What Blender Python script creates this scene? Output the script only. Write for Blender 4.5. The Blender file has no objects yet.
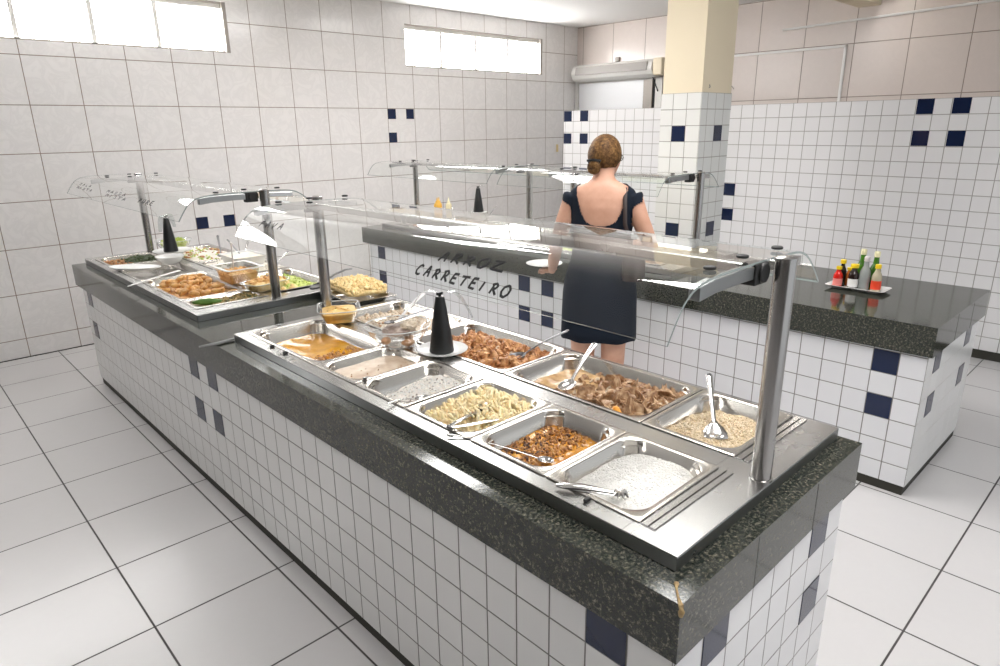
import bpy, bmesh, math, random
import numpy as np
from mathutils import Vector, Matrix
random.seed(7); rng = np.random.default_rng(7)
PI = math.pi
COL = bpy.context.scene.collection
SC = bpy.context.scene

# ------------------------------------------------------------------ materials
def newmat(name):
    m = bpy.data.materials.new(name); m.use_nodes = True
    nt = m.node_tree; nt.nodes.clear()
    out = nt.nodes.new('ShaderNodeOutputMaterial')
    p = nt.nodes.new('ShaderNodeBsdfPrincipled'); nt.links.new(p.outputs[0], out.inputs[0])
    return m, nt, p, out
def simple(name, col, rough=.5, metal=0, **kw):
    m, nt, p, out = newmat(name)
    p.inputs['Base Color'].default_value = (*col, 1); p.inputs['Roughness'].default_value = rough
    p.inputs['Metallic'].default_value = metal
    for k, v in kw.items(): p.inputs[k.replace('_', ' ')].default_value = v
    return m
def nmath(nt, op, a, b=None, c=None):
    n = nt.nodes.new('ShaderNodeMath'); n.operation = op
    for i, v in enumerate((a, b, c)):
        if v is None: continue
        if isinstance(v, (int, float)): n.inputs[i].default_value = v
        else: nt.links.new(v, n.inputs[i])
    return n.outputs[0]
def ramp(nt, fac, stops, interp='LINEAR'):
    r = nt.nodes.new('ShaderNodeValToRGB'); r.color_ramp.interpolation = interp
    els = r.color_ramp.elements
    while len(els) < len(stops): els.new(.5)
    for e, (p, c) in zip(els, stops): e.position = p; e.color = (*c, 1) if len(c) == 3 else c
    nt.links.new(fac, r.inputs[0]); return r.outputs[0]
def objco(nt):
    return nt.nodes.new('ShaderNodeTexCoord').outputs['Object']
def noise(nt, vec, scale, detail=3, rough=.5, dist=0):
    n = nt.nodes.new('ShaderNodeTexNoise'); n.inputs['Scale'].default_value = scale
    n.inputs['Detail'].default_value = detail; n.inputs['Roughness'].default_value = rough
    n.inputs['Distortion'].default_value = dist
    nt.links.new(vec, n.inputs['Vector']); return n.outputs[0]
def mixc(nt, f, a, b, mode='MIX'):
    n = nt.nodes.new('ShaderNodeMix'); n.data_type = 'RGBA'; n.blend_type = mode
    for sock, v in ((n.inputs[0], f), (n.inputs[6], a), (n.inputs[7], b)):
        if isinstance(v, (int, float)): sock.default_value = v
        elif isinstance(v, tuple): sock.default_value = (*v, 1)
        else: nt.links.new(v, sock)
    return n.outputs[2]
def bump(nt, p, h, strength, dist=.01):
    b = nt.nodes.new('ShaderNodeBump'); b.inputs['Strength'].default_value = strength
    b.inputs['Distance'].default_value = dist
    nt.links.new(h, b.inputs['Height']); nt.links.new(b.outputs[0], p.inputs['Normal'])

def tile(name, ua, va, pu, pv, ou, ov, gw, col, grout, rough=.12, vein=None, vary=.03, dirty=0.0):
    """glazed tile grid on the plane spanned by object axes ua, va"""
    m, nt, p, out = newmat(name)
    co = objco(nt); sep = nt.nodes.new('ShaderNodeSeparateXYZ'); nt.links.new(co, sep.inputs[0])
    masks = []; cells = []
    for ax, pt, of in ((ua, pu, ou), (va, pv, ov)):
        t = nmath(nt, 'DIVIDE', nmath(nt, 'SUBTRACT', sep.outputs[ax], of), pt)
        fl = nmath(nt, 'FLOOR', t); fr = nmath(nt, 'SUBTRACT', t, fl)
        d = nmath(nt, 'SUBTRACT', .5, nmath(nt, 'ABSOLUTE', nmath(nt, 'SUBTRACT', fr, .5)))
        d = nmath(nt, 'MULTIPLY', d, pt)                      # metres to nearest joint
        mk = nt.nodes.new('ShaderNodeMapRange'); nt.links.new(d, mk.inputs[0])
        mk.inputs[1].default_value = gw * .5; mk.inputs[2].default_value = gw * .5 + .0012
        mk.inputs[3].default_value = 1; mk.inputs[4].default_value = 0
        masks.append(mk.outputs[0]); cells.append(fl)
    mask = nmath(nt, 'MAXIMUM', masks[0], masks[1])
    cb = nt.nodes.new('ShaderNodeCombineXYZ'); nt.links.new(cells[0], cb.inputs[0]); nt.links.new(cells[1], cb.inputs[1])
    wn = nt.nodes.new('ShaderNodeTexWhiteNoise'); nt.links.new(cb.outputs[0], wn.inputs[0])
    base = mixc(nt, nmath(nt, 'MULTIPLY', wn.outputs[0], vary * 4), col, tuple(c * .82 for c in col))
    if vein:
        n = noise(nt, co, 7, 6, .6, 1.6)
        f = ramp(nt, n, [(.40, (0, 0, 0)), (.50, (1, 1, 1)), (.60, (0, 0, 0))])
        base = mixc(nt, nmath(nt, 'MULTIPLY', f, vein), base, tuple(c * .80 for c in col))
        n2 = noise(nt, co, 2.2, 3, .5, .6)
        base = mixc(nt, nmath(nt, 'MULTIPLY', n2, .15), base, tuple(c * .86 for c in col))
    gn = noise(nt, co, 9, 4)
    gcol = mixc(nt, gn, tuple(c * .6 for c in grout), tuple(min(1, c * 1.35) for c in grout))
    fin = mixc(nt, mask, base, gcol)
    nt.links.new(fin, p.inputs['Base Color'])
    nt.links.new(nmath(nt, 'ADD', nmath(nt, 'MULTIPLY', mask, .7 - rough), rough), p.inputs['Roughness'])
    p.inputs['Specular IOR Level'].default_value = .5
    # every tile sits a hair out of true
    sub = nt.nodes.new('ShaderNodeVectorMath'); sub.operation = 'SUBTRACT'; nt.links.new(wn.outputs[1], sub.inputs[0]); sub.inputs[1].default_value = (.5, .5, .5)
    sc = nt.nodes.new('ShaderNodeVectorMath'); sc.operation = 'SCALE'; nt.links.new(sub.outputs[0], sc.inputs[0]); sc.inputs['Scale'].default_value = .010
    b = nt.nodes.new('ShaderNodeBump'); b.inputs['Strength'].default_value = .6; b.inputs['Distance'].default_value = .003
    nt.links.new(nmath(nt, 'MULTIPLY', mask, -1), b.inputs['Height'])
    ad = nt.nodes.new('ShaderNodeVectorMath'); nt.links.new(b.outputs[0], ad.inputs[0]); nt.links.new(sc.outputs[0], ad.inputs[1])
    nm = nt.nodes.new('ShaderNodeVectorMath'); nm.operation = 'NORMALIZE'; nt.links.new(ad.outputs[0], nm.inputs[0])
    nt.links.new(nm.outputs[0], p.inputs['Normal'])
    return m

WHITE = (.80, .80, .79); GROUT = (.20, .19, .175)
M = {}
M['front1'] = tile('tile_front', 1, 2, .1, .1, 0, .038, .0028, WHITE, GROUT)
M['end1'] = tile('tile_end', 0, 2, .1013, .1, .006, .026, .0028, (.76, .76, .77), GROUT)
M['front2'] = tile('tile_front_two', 1, 2, .1013, .1, .143, .031, .0028, (.73, .735, .755), GROUT)
M['end2'] = tile('tile_end_two', 0, 2, .1, .1, 2.106, .036, .0024, WHITE, (.42, .41, .39))
M['partition'] = tile('tile_partition', 1, 2, .1037, .1025, .9755, 1.69, .0036, (.84, .835, .84), (.36, .34, .32))
M['pillar_x'] = tile('tile_pillar_x', 1, 2, .101, .1, 1.819, 1.739, .0030, (.78, .78, .76), (.30, .28, .25))
M['pillar_y'] = tile('tile_pillar_y', 0, 2, .103, .1, 3.156, 1.739, .0030, (.74, .75, .73), (.30, .28, .25))
M['bigwall'] = tile('tile_large_marbled', 0, 2, .3232, .3181, .0943, 1.7295, .0042, (.83, .81, .795), (.28, .22, .18), rough=.17, vein=.32, vary=.02)
M['backwall'] = tile('tile_large_rose', 1, 2, .4445, .4515, 5.057, 1.765, .0055, (.74, .66, .615), (.30, .24, .20), rough=.22, vein=.10, vary=.02)
M['floor'] = tile('tile_floor', 0, 1, .427, .427, -.056, -.114, .0052, (.63, .62, .62), (.075, .07, .068), rough=.27, vein=.04, vary=.03)
M['ceiling'] = simple('ceiling_paint', (.80, .79, .78), .8)
M['navy'] = simple('navy_glaze', (.006, .014, .050), .10)
M['cream'] = simple('cream_paint', (.80, .70, .52), .55)
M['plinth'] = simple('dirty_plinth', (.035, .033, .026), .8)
M['white_paint'] = simple('white_paint', (.72, .71, .68), .45)
M['conduit'] = simple('white_conduit', (.90, .89, .87), .35)
M['grey_frame'] = simple('window_frame_metal', (.33, .30, .27), .5, .3)

def granite():
    m, nt, p, out = newmat('granite_dark_green'); co = objco(nt)
    v = nt.nodes.new('ShaderNodeTexVoronoi'); v.inputs['Scale'].default_value = 120; nt.links.new(co, v.inputs['Vector'])
    n1 = noise(nt, co, 125, 6, .72); n2 = noise(nt, co, 24, 3)
    base = ramp(nt, n1, [(.36, (.006, .010, .008)), (.48, (.020, .028, .022)), (.56, (.10, .095, .072)), (.68, (.38, .34, .26))])
    tint = ramp(nt, v.outputs['Distance'], [(.0, (.28, .26, .21)), (.16, (.05, .055, .045)), (.5, (.014, .017, .014))])
    f = mixc(nt, .22, base, tint)
    f = mixc(nt, n2, f, mixc(nt, .5, f, (.006, .009, .007)))
    nt.links.new(f, p.inputs['Base Color']); p.inputs['Roughness'].default_value = .075; p.inputs['Specular IOR Level'].default_value = .5
    bump(nt, p, n1, .04, .002); return m
M['granite'] = granite()
def steel(name, col=(.53, .525, .515), rough=.26, scale=(3, 90, 3), strength=.03):
    m, nt, p, out = newmat(name); co = objco(nt)
    mp = nt.nodes.new('ShaderNodeMapping'); mp.inputs['Scale'].default_value = scale; nt.links.new(co, mp.inputs[0])
    n = noise(nt, mp.outputs[0], 6, 4, .6); n2 = noise(nt, co, 6, 4, .6)
    p.inputs['Base Color'].default_value = (*col, 1); p.inputs['Metallic'].default_value = 1
    nt.links.new(nmath(nt, 'ADD', nmath(nt, 'MULTIPLY', n2, .14), rough - .07), p.inputs['Roughness'])
    bump(nt, p, n, strength, .003); return m
M['steel'] = steel('steel_brushed', scale=(60, 3, 3))
M['steel_pan'] = steel('steel_pan', (.60, .575, .54), .24, (8, 8, 8), .006)
M['steel_shaded'] = steel('steel_shaded', (.34, .35, .35), .30, (30, 30, 30), .01)  # same steel darkened: shade and dark reflections put into the colour
M['steel_post'] = steel('steel_post', (.42, .41, .40), .25, (30, 30, 1), .04)
M['steel_tool'] = simple('steel_tool', (.62, .61, .60), .20, 1)
M['dark_steel'] = simple('dark_steel', (.20, .20, .205), .35, 1)
M['black'] = simple('black_plastic', (.012, .013, .014), .32)
M['rubber'] = simple('black_rubber', (.010, .010, .010), .5)
M['porcelain'] = simple('white_ceramic', (.82, .82, .81), .18)
M['white_plastic'] = simple('white_plastic', (.80, .80, .79), .3)
M['ink'] = simple('marker_ink', (.008, .008, .010), .6)

def thin_clear(name, tint=(.93, .97, .95), f0=.055, power=4.2, rough=.0, haze=0.0):
    """sheet glass / clear plastic: straight-through light plus a Fresnel mirror"""
    m = bpy.data.materials.new(name); m.use_nodes = True; nt = m.node_tree; nt.nodes.clear()
    out = nt.nodes.new('ShaderNodeOutputMaterial')
    tr = nt.nodes.new('ShaderNodeBsdfTransparent'); tr.inputs[0].default_value = (*tint, 1)
    gl = nt.nodes.new('ShaderNodeBsdfGlossy'); gl.inputs['Roughness'].default_value = rough; gl.inputs[0].default_value = (1, 1, 1, 1)
    fr = nt.nodes.new('ShaderNodeLayerWeight'); fr.inputs[0].default_value = .5
    a = nmath(nt, 'POWER', fr.outputs['Facing'], power)
    f = nmath(nt, 'ADD', nmath(nt, 'MULTIPLY', a, 1 - f0), f0)
    mx = nt.nodes.new('ShaderNodeMixShader'); nt.links.new(f, mx.inputs[0]); nt.links.new(tr.outputs[0], mx.inputs[1]); nt.links.new(gl.outputs[0], mx.inputs[2])
    fin = mx.outputs[0]
    if haze:
        df = nt.nodes.new('ShaderNodeBsdfDiffuse'); df.inputs[0].default_value = (.8, .82, .82, 1)
        m2 = nt.nodes.new('ShaderNodeMixShader'); m2.inputs[0].default_value = haze
        nt.links.new(fin, m2.inputs[1]); nt.links.new(df.outputs[0], m2.inputs[2]); fin = m2.outputs[0]
    nt.links.new(fin, out.inputs[0]); return m
M['glass'] = thin_clear('guard_glass', (.95, .972, .962), .034, 4.0, .012, .004)
M['glass_edge'] = simple('glass_edge', (.26, .30, .29), .25)
M['clear'] = thin_clear('clear_plastic', (.93, .94, .94), .07, 3.0, .05, .06)

def emit(name, col, s):
    m = bpy.data.materials.new(name); m.use_nodes = True; nt = m.node_tree; nt.nodes.clear()
    out = nt.nodes.new('ShaderNodeOutputMaterial'); e = nt.nodes.new('ShaderNodeEmission')
    e.inputs[0].default_value = (*col, 1); e.inputs[1].default_value = s; nt.links.new(e.outputs[0], out.inputs[0]); return m
M['pane'] = emit('daylit_frosted_pane', (1, .985, .97), 20.0)
M['tube'] = emit('lamp_diffuser', (1, .975, .96), 19.0)

def mottled(name, stops, scale=60, rough=.6, b=.2, detail=4, spec=.5, sss=0):
    m, nt, p, out = newmat(name); co = objco(nt); n = noise(nt, co, scale, detail, .6)
    nt.links.new(ramp(nt, n, stops), p.inputs['Base Color']); p.inputs['Roughness'].default_value = rough
    p.inputs['Specular IOR Level'].default_value = spec
    if sss: p.inputs['Subsurface Weight'].default_value = sss; p.inputs['Subsurface Radius'].default_value = (.006, .005, .004); p.inputs['Subsurface Scale'].default_value = 1
    bump(nt, p, n, b, .004); return m
M['rice'] = mottled('white_rice', [(.3, (.76, .745, .71)), (.7, (.87, .86, .83))], 200, .75, .0)
M['stew_sauce'] = mottled('stew_sauce', [(.3, (.45, .16, .018)), (.55, (.66, .30, .04)), (.75, (.75, .42, .11))], 35, .22, .25)
M['stew_bit'] = mottled('stew_bits', [(.3, (.12, .04, .012)), (.6, (.50, .22, .06)), (.8, (.62, .42, .2))], 90, .45, .2)
M['stew_dark'] = mottled('stew_beans', [(.3, (.04, .015, .008)), (.7, (.14, .06, .03))], 90, .35, .2)
M['fries'] = mottled('pale_fries', [(.3, (.90, .68, .38)), (.6, (.96, .80, .50)), (.8, (.97, .90, .70))], 60, .45, .1, sss=.5)
M['ricebean'] = mottled('rice_with_specks', [(.3, (.84, .76, .68)), (.7, (.94, .89, .83))], 150, .6, .1, sss=.5)
M['speck'] = simple('dark_specks', (.16, .10, .07), .6)
M['cream_soup'] = mottled('pale_soup', [(.35, (.56, .40, .28)), (.6, (.68, .55, .43)), (.8, (.72, .62, .50))], 22, .3, .06)
M['broth'] = mottled('orange_broth', [(.3, (.50, .20, .010)), (.55, (.70, .34, .025)), (.78, (.78, .46, .09))], 16, .16, .12)
M['broth_bit'] = mottled('broth_bits', [(.3, (.35, .13, .03)), (.7, (.74, .44, .16))], 80, .4, .2)
M['farofa'] = mottled('rice_farofa', [(.3, (.50, .36, .20)), (.55, (.74, .60, .42)), (.8, (.82, .74, .60))], 120, .6, .1, sss=.5)
M['meat'] = mottled('stewed_meat', [(.28, (.13, .055, .025)), (.48, (.36, .20, .10)), (.62, (.58, .40, .24)), (.8, (.72, .56, .38))], 48, .4, .25)
M['meat_sauce'] = mottled('meat_gravy', [(.3, (.34, .18, .07)), (.6, (.58, .38, .18)), (.8, (.66, .50, .30))], 30, .28, .2)
M['carrot'] = simple('carrot_piece', (.78, .33, .03), .4)
M['chicken'] = mottled('roast_chicken', [(.28, (.14, .045, .015)), (.46, (.44, .19, .07)), (.62, (.66, .37, .16)), (.8, (.82, .60, .36))], 50, .4, .25)
M['pasta'] = mottled('pale_salad', [(.3, (.46, .34, .22)), (.5, (.66, .55, .42)), (.75, (.80, .72, .60))], 50, .5, .15)
M['mash'] = mottled('yellow_crumb', [(.3, (.76, .50, .18)), (.55, (.92, .72, .36)), (.8, (.95, .84, .54))], 80, .6, .25)
M['puree'] = mottled('orange_puree', [(.3, (.70, .40, .08)), (.7, (.86, .58, .20))], 30, .4, .15)
M['herb'] = simple('dark_herb', (.02, .035, .012), .6)
M['green'] = mottled('green_leaf', [(.3, (.05, .14, .02)), (.7, (.14, .28, .05))], 40, .4, .1)
M['lettuce'] = mottled('shredded_lettuce', [(.3, (.30, .42, .06)), (.6, (.60, .68, .18)), (.8, (.75, .80, .45))], 50, .5, .2)
M['greens_dark'] = mottled('cooked_greens', [(.3, (.02, .04, .01)), (.6, (.06, .09, .02)), (.8, (.16, .16, .05))], 60, .4, .3)
M['mixveg'] = mottled('mixed_vegetables', [(.3, (.10, .12, .03)), (.5, (.40, .26, .08)), (.75, (.55, .42, .20))], 90, .5, .3)
M['pastry'] = mottled('fried_pastry', [(.3, (.42, .16, .04)), (.5, (.74, .40, .12)), (.75, (.88, .62, .28))], 28, .5, .2)
M['cream_white'] = mottled('creamy_white_food', [(.3, (.74, .68, .58)), (.7, (.84, .80, .72))], 40, .5, .1)
M['potato'] = mottled('baked_potato', [(.3, (.46, .20, .08)), (.7, (.66, .36, .17))], 40, .45, .1)
M['foil'] = mottled('crumpled_wrap', [(.3, (.26, .18, .15)), (.55, (.52, .42, .36)), (.8, (.66, .58, .52))], 25, .4, .4)

# ------------------------------------------------------------------ mesh builder
class MB:
    def __init__(s): s.v = []; s.f = []; s.m = []; s.mats = []
    def mi(s, mat):
        if mat not in s.mats: s.mats.append(mat)
        return s.mats.index(mat)
    def add(s, verts, faces, mat):
        o = len(s.v); i = s.mi(mat)
        s.v.extend([tuple(map(float, q)) for q in verts]); s.f.extend([tuple(int(a) + o for a in f) for f in faces]); s.m.extend([i] * len(faces)); return s
    def box(s, a, b, mat, R=None, c=None):
        x0, y0, z0 = a; x1, y1, z1 = b
        vs = [(x0, y0, z0), (x1, y0, z0), (x1, y1, z0), (x0, y1, z0), (x0, y0, z1), (x1, y0, z1), (x1, y1, z1), (x0, y1, z1)]
        if R is not None: vs = [tuple(R @ Vector(v) + Vector(c)) for v in vs]
        return s.add(vs, [(3, 2, 1, 0), (4, 5, 6, 7), (0, 1, 5, 4), (1, 2, 6, 5), (2, 3, 7, 6), (3, 0, 4, 7)], mat)
    def loops(s, L, mat, cap0=False, cap1=False, close=True):
        """skin rings of equal length"""
        n = len(L[0]); vs = [p for l in L for p in l]; fs = []
        for i in range(len(L) - 1):
            for j in range(n if close else n - 1):
                k = (j + 1) % n
                fs.append((i * n + j, i * n + k, (i + 1) * n + k, (i + 1) * n + j))
        if cap0: fs.append(tuple(range(n))[::-1])
        if cap1: fs.append(tuple((len(L) - 1) * n + j for j in range(n)))
        return s.add(vs, fs, mat)
    def lathe(s, prof, mat, c=(0, 0, 0), n=32, sx=1, sy=1, cap0=True, cap1=True):
        L = [[(c[0] + r * sx * math.cos(2 * PI * j / n), c[1] + r * sy * math.sin(2 * PI * j / n), c[2] + z) for j in range(n)] for r, z in prof]
        return s.loops(L, mat, cap0, cap1)
    def tube(s, pts, r, mat, n=12, flat=None, up=(0, 0, 1), cap=True):
        """sweep; r number or list; flat=(wide list, thick list) makes a rounded strap"""
        P = [Vector(p) for p in pts]; L = []; up = Vector(up)
        for i, p in enumerate(P):
            t = (P[min(i + 1, len(P) - 1)] - P[max(i - 1, 0)]).normalized()
            u = up if abs(t.dot(up)) < .97 else Vector((1, 0, 0))
            a = t.cross(u).normalized(); b = a.cross(t).normalized()
            if flat: w, h = flat[0][i] if hasattr(flat[0], '__len__') else flat[0], flat[1][i] if hasattr(flat[1], '__len__') else flat[1]
            else: w = h = r[i] if hasattr(r, '__len__') else r
            L.append([tuple(p + a * (w * math.cos(2 * PI * j / n)) + b * (h * math.sin(2 * PI * j / n))) for j in range(n)])
        return s.loops(L, mat, cap, cap)
    def build(s, name, parent=None, smooth=False, loc=None, bevel=0, solid=0, angle=40):
        me = bpy.data.meshes.new(name); me.from_pydata(s.v, [], s.f)
        for m in s.mats: me.materials.append(m)
        me.polygons.foreach_set('material_index', s.m)
        if loc is not None:
            me.transform(Matrix.Translation(-Vector(loc)))
        bm = bmesh.new(); bm.from_mesh(me); bmesh.ops.recalc_face_normals(bm, faces=bm.faces); bm.to_mesh(me); bm.free()
        if smooth:
            me.polygons.foreach_set('use_smooth', [True] * len(me.polygons))
            if angle < 180:
                try: me.set_sharp_from_angle(angle=math.radians(angle))
                except Exception: pass
        me.update()
        o = bpy.data.objects.new(name, me); COL.objects.link(o)
        if loc is not None: o.location = loc
        if parent is not None:
            o.parent = parent
            o.location = Vector(o.location) - Vector(parent.location) if loc is not None else -Vector(parent.location)
        if bevel:
            b = o.modifiers.new('bevel', 'BEVEL'); b.width = bevel; b.segments = 2; b.limit_method = 'ANGLE'
        if solid:
            d = o.modifiers.new('solid', 'SOLIDIFY'); d.thickness = solid; d.offset = 0
        return o
def tag(o, label, cat=None, group=None, kind=None):
    if label: o['label'] = label
    if cat: o['category'] = cat
    if group: o['group'] = group
    if kind: o['kind'] = kind
    return o
def empty(name, loc, label, cat, group=None, rz=0):
    o = bpy.data.objects.new(name, None); COL.objects.link(o); o.location = loc; o.rotation_euler[2] = rz
    o.empty_display_size = .05
    return tag(o, label, cat, group)
def struct(o, label=None):
    o['kind'] = 'structure'
    if label: o['label'] = label
    return o

def rrect(x0, x1, y0, y1, r, z, n=9):
    pts = []; r = min(r, (x1 - x0) * .45, (y1 - y0) * .45)
    for cx, cy, a0 in ((x1 - r, y1 - r, 0), (x0 + r, y1 - r, PI / 2), (x0 + r, y0 + r, PI), (x1 - r, y0 + r, 1.5 * PI)):
        for k in range(n + 1):
            a = a0 + PI / 2 * k / n; pts.append((cx + r * math.cos(a), cy + r * math.sin(a), z))
    return pts

# ------------------------------------------------------------------ room shell
def slab(name, a, b, mat, label=None):
    return struct(MB().box(a, b, mat).build(name), label)
slab('floor', (-4.2, -3.0, -.08), (6.0, 5.3, 0), M['floor'], 'pale glazed floor tiles with dark joints')
slab('ceiling', (-4.2, -3.0, 2.672), (6.0, 5.3, 2.76), M['ceiling'], 'white painted ceiling')
# left wall with two window holes (plane y = 5.148)
YW = 5.148
w = MB(); T = .14
W1 = (-2.23, 1.53, 2.14, 2.51); W2 = (3.255, 5.205, 2.12, 2.505)
for a, b in (((-4.2, 0), (6.0, 2.12)), ((-4.2, 2.51), (6.0, 2.70)), ((-4.2, 2.12), (W1[0], 2.51)), ((W1[1], 2.12), (W2[0], 2.51)), ((W2[1], 2.12), (6.0, 2.51))):
    w.box((a[0], YW, a[1]), (b[0], YW + T, b[1]), M['bigwall'])
w.box((W1[0], YW, 2.12), (W1[1], YW + T, 2.14), M['bigwall']); w.box((W2[0], YW, 2.505), (W2[1], YW + T, 2.51), M['bigwall'])
for x0, z0 in ((3.003, 1.632), (3.222, 1.632), (3.003, 1.412), (1.066, .778), (1.289, .776)):
    w.box((x0, YW - .002, z0), (x0 + .094, YW + .01, z0 + .094), M['navy'])
struct(w.build('wall_left'), 'tall wall of large grey-white marbled tiles with the high windows')
def window(name, W, edges, sill, label):
    f = MB(); x0, x1, z0, z1 = W; yy = YW + .035
    fr = .016
    f.box((x0, yy, z0), (x1, yy + .05, z0 + fr), M['grey_frame']); f.box((x0, yy, z1 - .045), (x1, yy + .05, z1), M['white_paint'])
    f.box((x0, yy - .02, z1 - .012), (x1, yy, z1), M['grey_frame'])
    f.box((x0, yy, z0), (x0 + fr, yy + .05, z1), M['grey_frame']); f.box((x1 - .03, yy - .03, z0), (x1, yy + .05, z1), M['grey_frame'])
    for e in edges: f.box((e - .015, yy, z0), (e + .015, yy + .03, z1 - .045), M['white_paint'])
    o = struct(f.build(name), label)
    es = [x0 + fr] + list(edges) + [x1 - .03]
    for a, b in zip(es, es[1:]):
        MB().box((a + .006, yy + .032, z0 + fr), (b - .006, yy + .040, z1 - .045), M['pane']).build('pane', o)
    return o
window('window_1', W1, [-1.74, -1.28, -.82, -.36, .107, .571, 1.005], 0, 'long high strip window with glowing frosted panes, nearer of the two')
window('window_2', W2, [3.722, 4.20, 4.676], 0, 'shorter high strip window of four glowing panes near the far corner')
slab('added_wall_front', (-4.34, -3.0, 0), (-4.2, 5.148, 2.70), simple('light_block_dark', (.14, .13, .12), .7), 'unseen dark wall added to block light opposite the partition')  # added out of view; dark so counter fronts and glass stay dim
slab('added_wall_near', (-4.2, -3.14, 0), (-1.0, -3.0, 2.70), simple('light_block_dark', (.14, .13, .12), .7), 'unseen dark wall added to block light behind the camera')  # added out of view to cut light from the near left
# back wall, partition, pillar, beam
slab('wall_back', (5.83, -3.0, 0), (5.98, 5.148, 2.70), M['backwall'], 'far wall of large rosy tiles behind the low partition')
p = MB(); p.box((4.40, -3.0, 0), (4.50, 4.105, 1.69), M['partition'])
for y0, z0 in ((.870, 1.5915), (.6625, 1.5915), (.870, 1.3865), (.6625, 1.3865), (4.003, 1.5875), (3.795, 1.5875), (4.003, 1.375), (3.795, 1.375), (2.216, .9725), (2.216, .765)):
    p.box((4.398, y0, z0), (4.41, y0 + .1, z0 + .0985), M['navy'])
struct(p.build('wall_right'), 'low partition wall of small white tiles with navy accents')
q = MB()
q.box((3.08, 1.819, 0), (3.10, 2.112, 1.739), M['pillar_x']); q.box((3.10, 1.817, 0), (3.46, 1.83, 1.739), M['pillar_y'])
q.box((3.08, 1.8171, 0), (3.1, 1.819, 1.739), M['pillar_y'])
q.box((3.10, 1.83, 0), (3.46, 2.112, 1.739), M['pillar_x'])
q.box((3.085, 1.822, 1.739), (3.455, 2.107, 2.672), M['cream'])
q.box((3.078, 1.921, 1.4405), (3.09, 2.019, 1.5375), M['navy']); q.box((3.26, 1.815, 1.4405), (3.361, 1.825, 1.5375), M['navy'])
q.box((3.078, 1.921, .8115), (3.09, 2.019, .908), M['navy']); q.box((3.26, 1.815, .8115), (3.361, 1.825, .908), M['navy'])
q.tube([(3.13, 1.80, 1.765), (3.15, 1.805, 1.77), (3.16, 1.815, 1.785)], .003, M['grey_frame'], 6)
q.tube([(3.445, 1.80, 1.765), (3.45, 1.805, 1.77), (3.45, 1.82, 1.785)], .003, M['grey_frame'], 6)
struct(q.build('wall_pillar'), 'square pillar, small white tiles below and cream paint above')
slab('trim_1', (4.0, 1.768, 2.505), (5.83, 1.947, 2.672), M['cream'], 'cream ceiling beam meeting the far wall')
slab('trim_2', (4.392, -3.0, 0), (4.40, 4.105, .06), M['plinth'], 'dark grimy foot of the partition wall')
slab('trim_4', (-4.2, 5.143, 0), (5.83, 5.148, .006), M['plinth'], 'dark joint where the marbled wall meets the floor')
c = MB()
c.box((5.815, 2.0, 1.60), (5.832, 2.022, 2.205), M['conduit']); c.box((5.815, 2.0, 2.19), (5.832, 3.9, 2.21), M['conduit'])
c.tube([(5.815, 2.6, 2.39), (5.815, .9, 2.435), (5.815, -1.0, 2.49)], .010, M['conduit'], 8)
struct(c.build('trim_3'), 'thin white conduits along the rosy far wall')
# door behind partition
d = MB(); d.box((5.79, 4.02, 0), (5.83, 4.075, 2.03), M['grey_frame']); d.box((5.79, 5.09, 0), (5.83, 5.14, 2.03), M['white_paint'])
d.box((5.79, 4.02, 2.03), (5.83, 5.14, 2.05), M['white_paint']); d.box((5.81, 3.99, 0), (5.83, 4.02, 2.03), M['rubber'])  # black strip: the dark gap beside the frame put in as colour
d.box((5.80, 3.90, 0), (5.83, 3.985, 2.05), M['white_paint'])
dr = struct(d.build('door_1'), 'white door standing behind the partition under the air curtain')
MB().box((5.80, 4.14, .01), (5.825, 5.08, 2.03), simple('door_leaf_paint', (.88, .89, .91), .35)).box((5.795, 4.075, .01), (5.825, 4.14, 2.03), M['grey_frame']).build('door_leaf', dr)
# air curtain
t = empty('air_curtain', (5.7, 4.4, 2.05), 'long white air curtain unit mounted on the far wall above the door', 'air curtain')
b = MB(); prof = [(5.83, 2.055), (5.72, 2.045), (5.65, 2.075), (5.62, 2.13), (5.64, 2.20), (5.70, 2.235), (5.83, 2.24)]
L = [[(x, y, z) for x, z in prof] for y in (3.93, 5.07)]
b.loops(L, M['white_paint'], True, True); b.build('housing', t, bevel=.008)
b = MB(); gm = simple('grille_grey', (.36, .34, .32), .5)
b.loops([[(x, y, z) for x, z in ((5.611, 2.118), (5.630, 2.206), (5.645, 2.200), (5.625, 2.118))] for y in (3.99, 5.0)], gm, True, True)
b.build('intake_grille', t)
b = MB().box((5.63, 3.80, 2.06), (5.83, 3.925, 2.235), M['cream']).build('end_cap', t, bevel=.02); tag(b, 'cream end box')
MB().tube([(5.75, 4.0, 2.06), (5.76, 3.97, 2.0), (5.80, 3.95, 1.9)], .006, M['rubber'], 8).build('power_cable', t)
MB().box((5.80, 4.50, 2.245), (5.83, 4.56, 2.30), M['grey_frame']).build('bracket', t, bevel=.01)
MB().box((5.46, 5.1465, 1.24), (5.50, 5.1485, 1.33), simple('old_yellow_tape', (.75, .60, .30), .6)).build('tape_scrap')
tag(bpy.data.objects['tape_scrap'], 'scrap of yellowed tape stuck on the marbled tile wall', 'tape')
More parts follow.
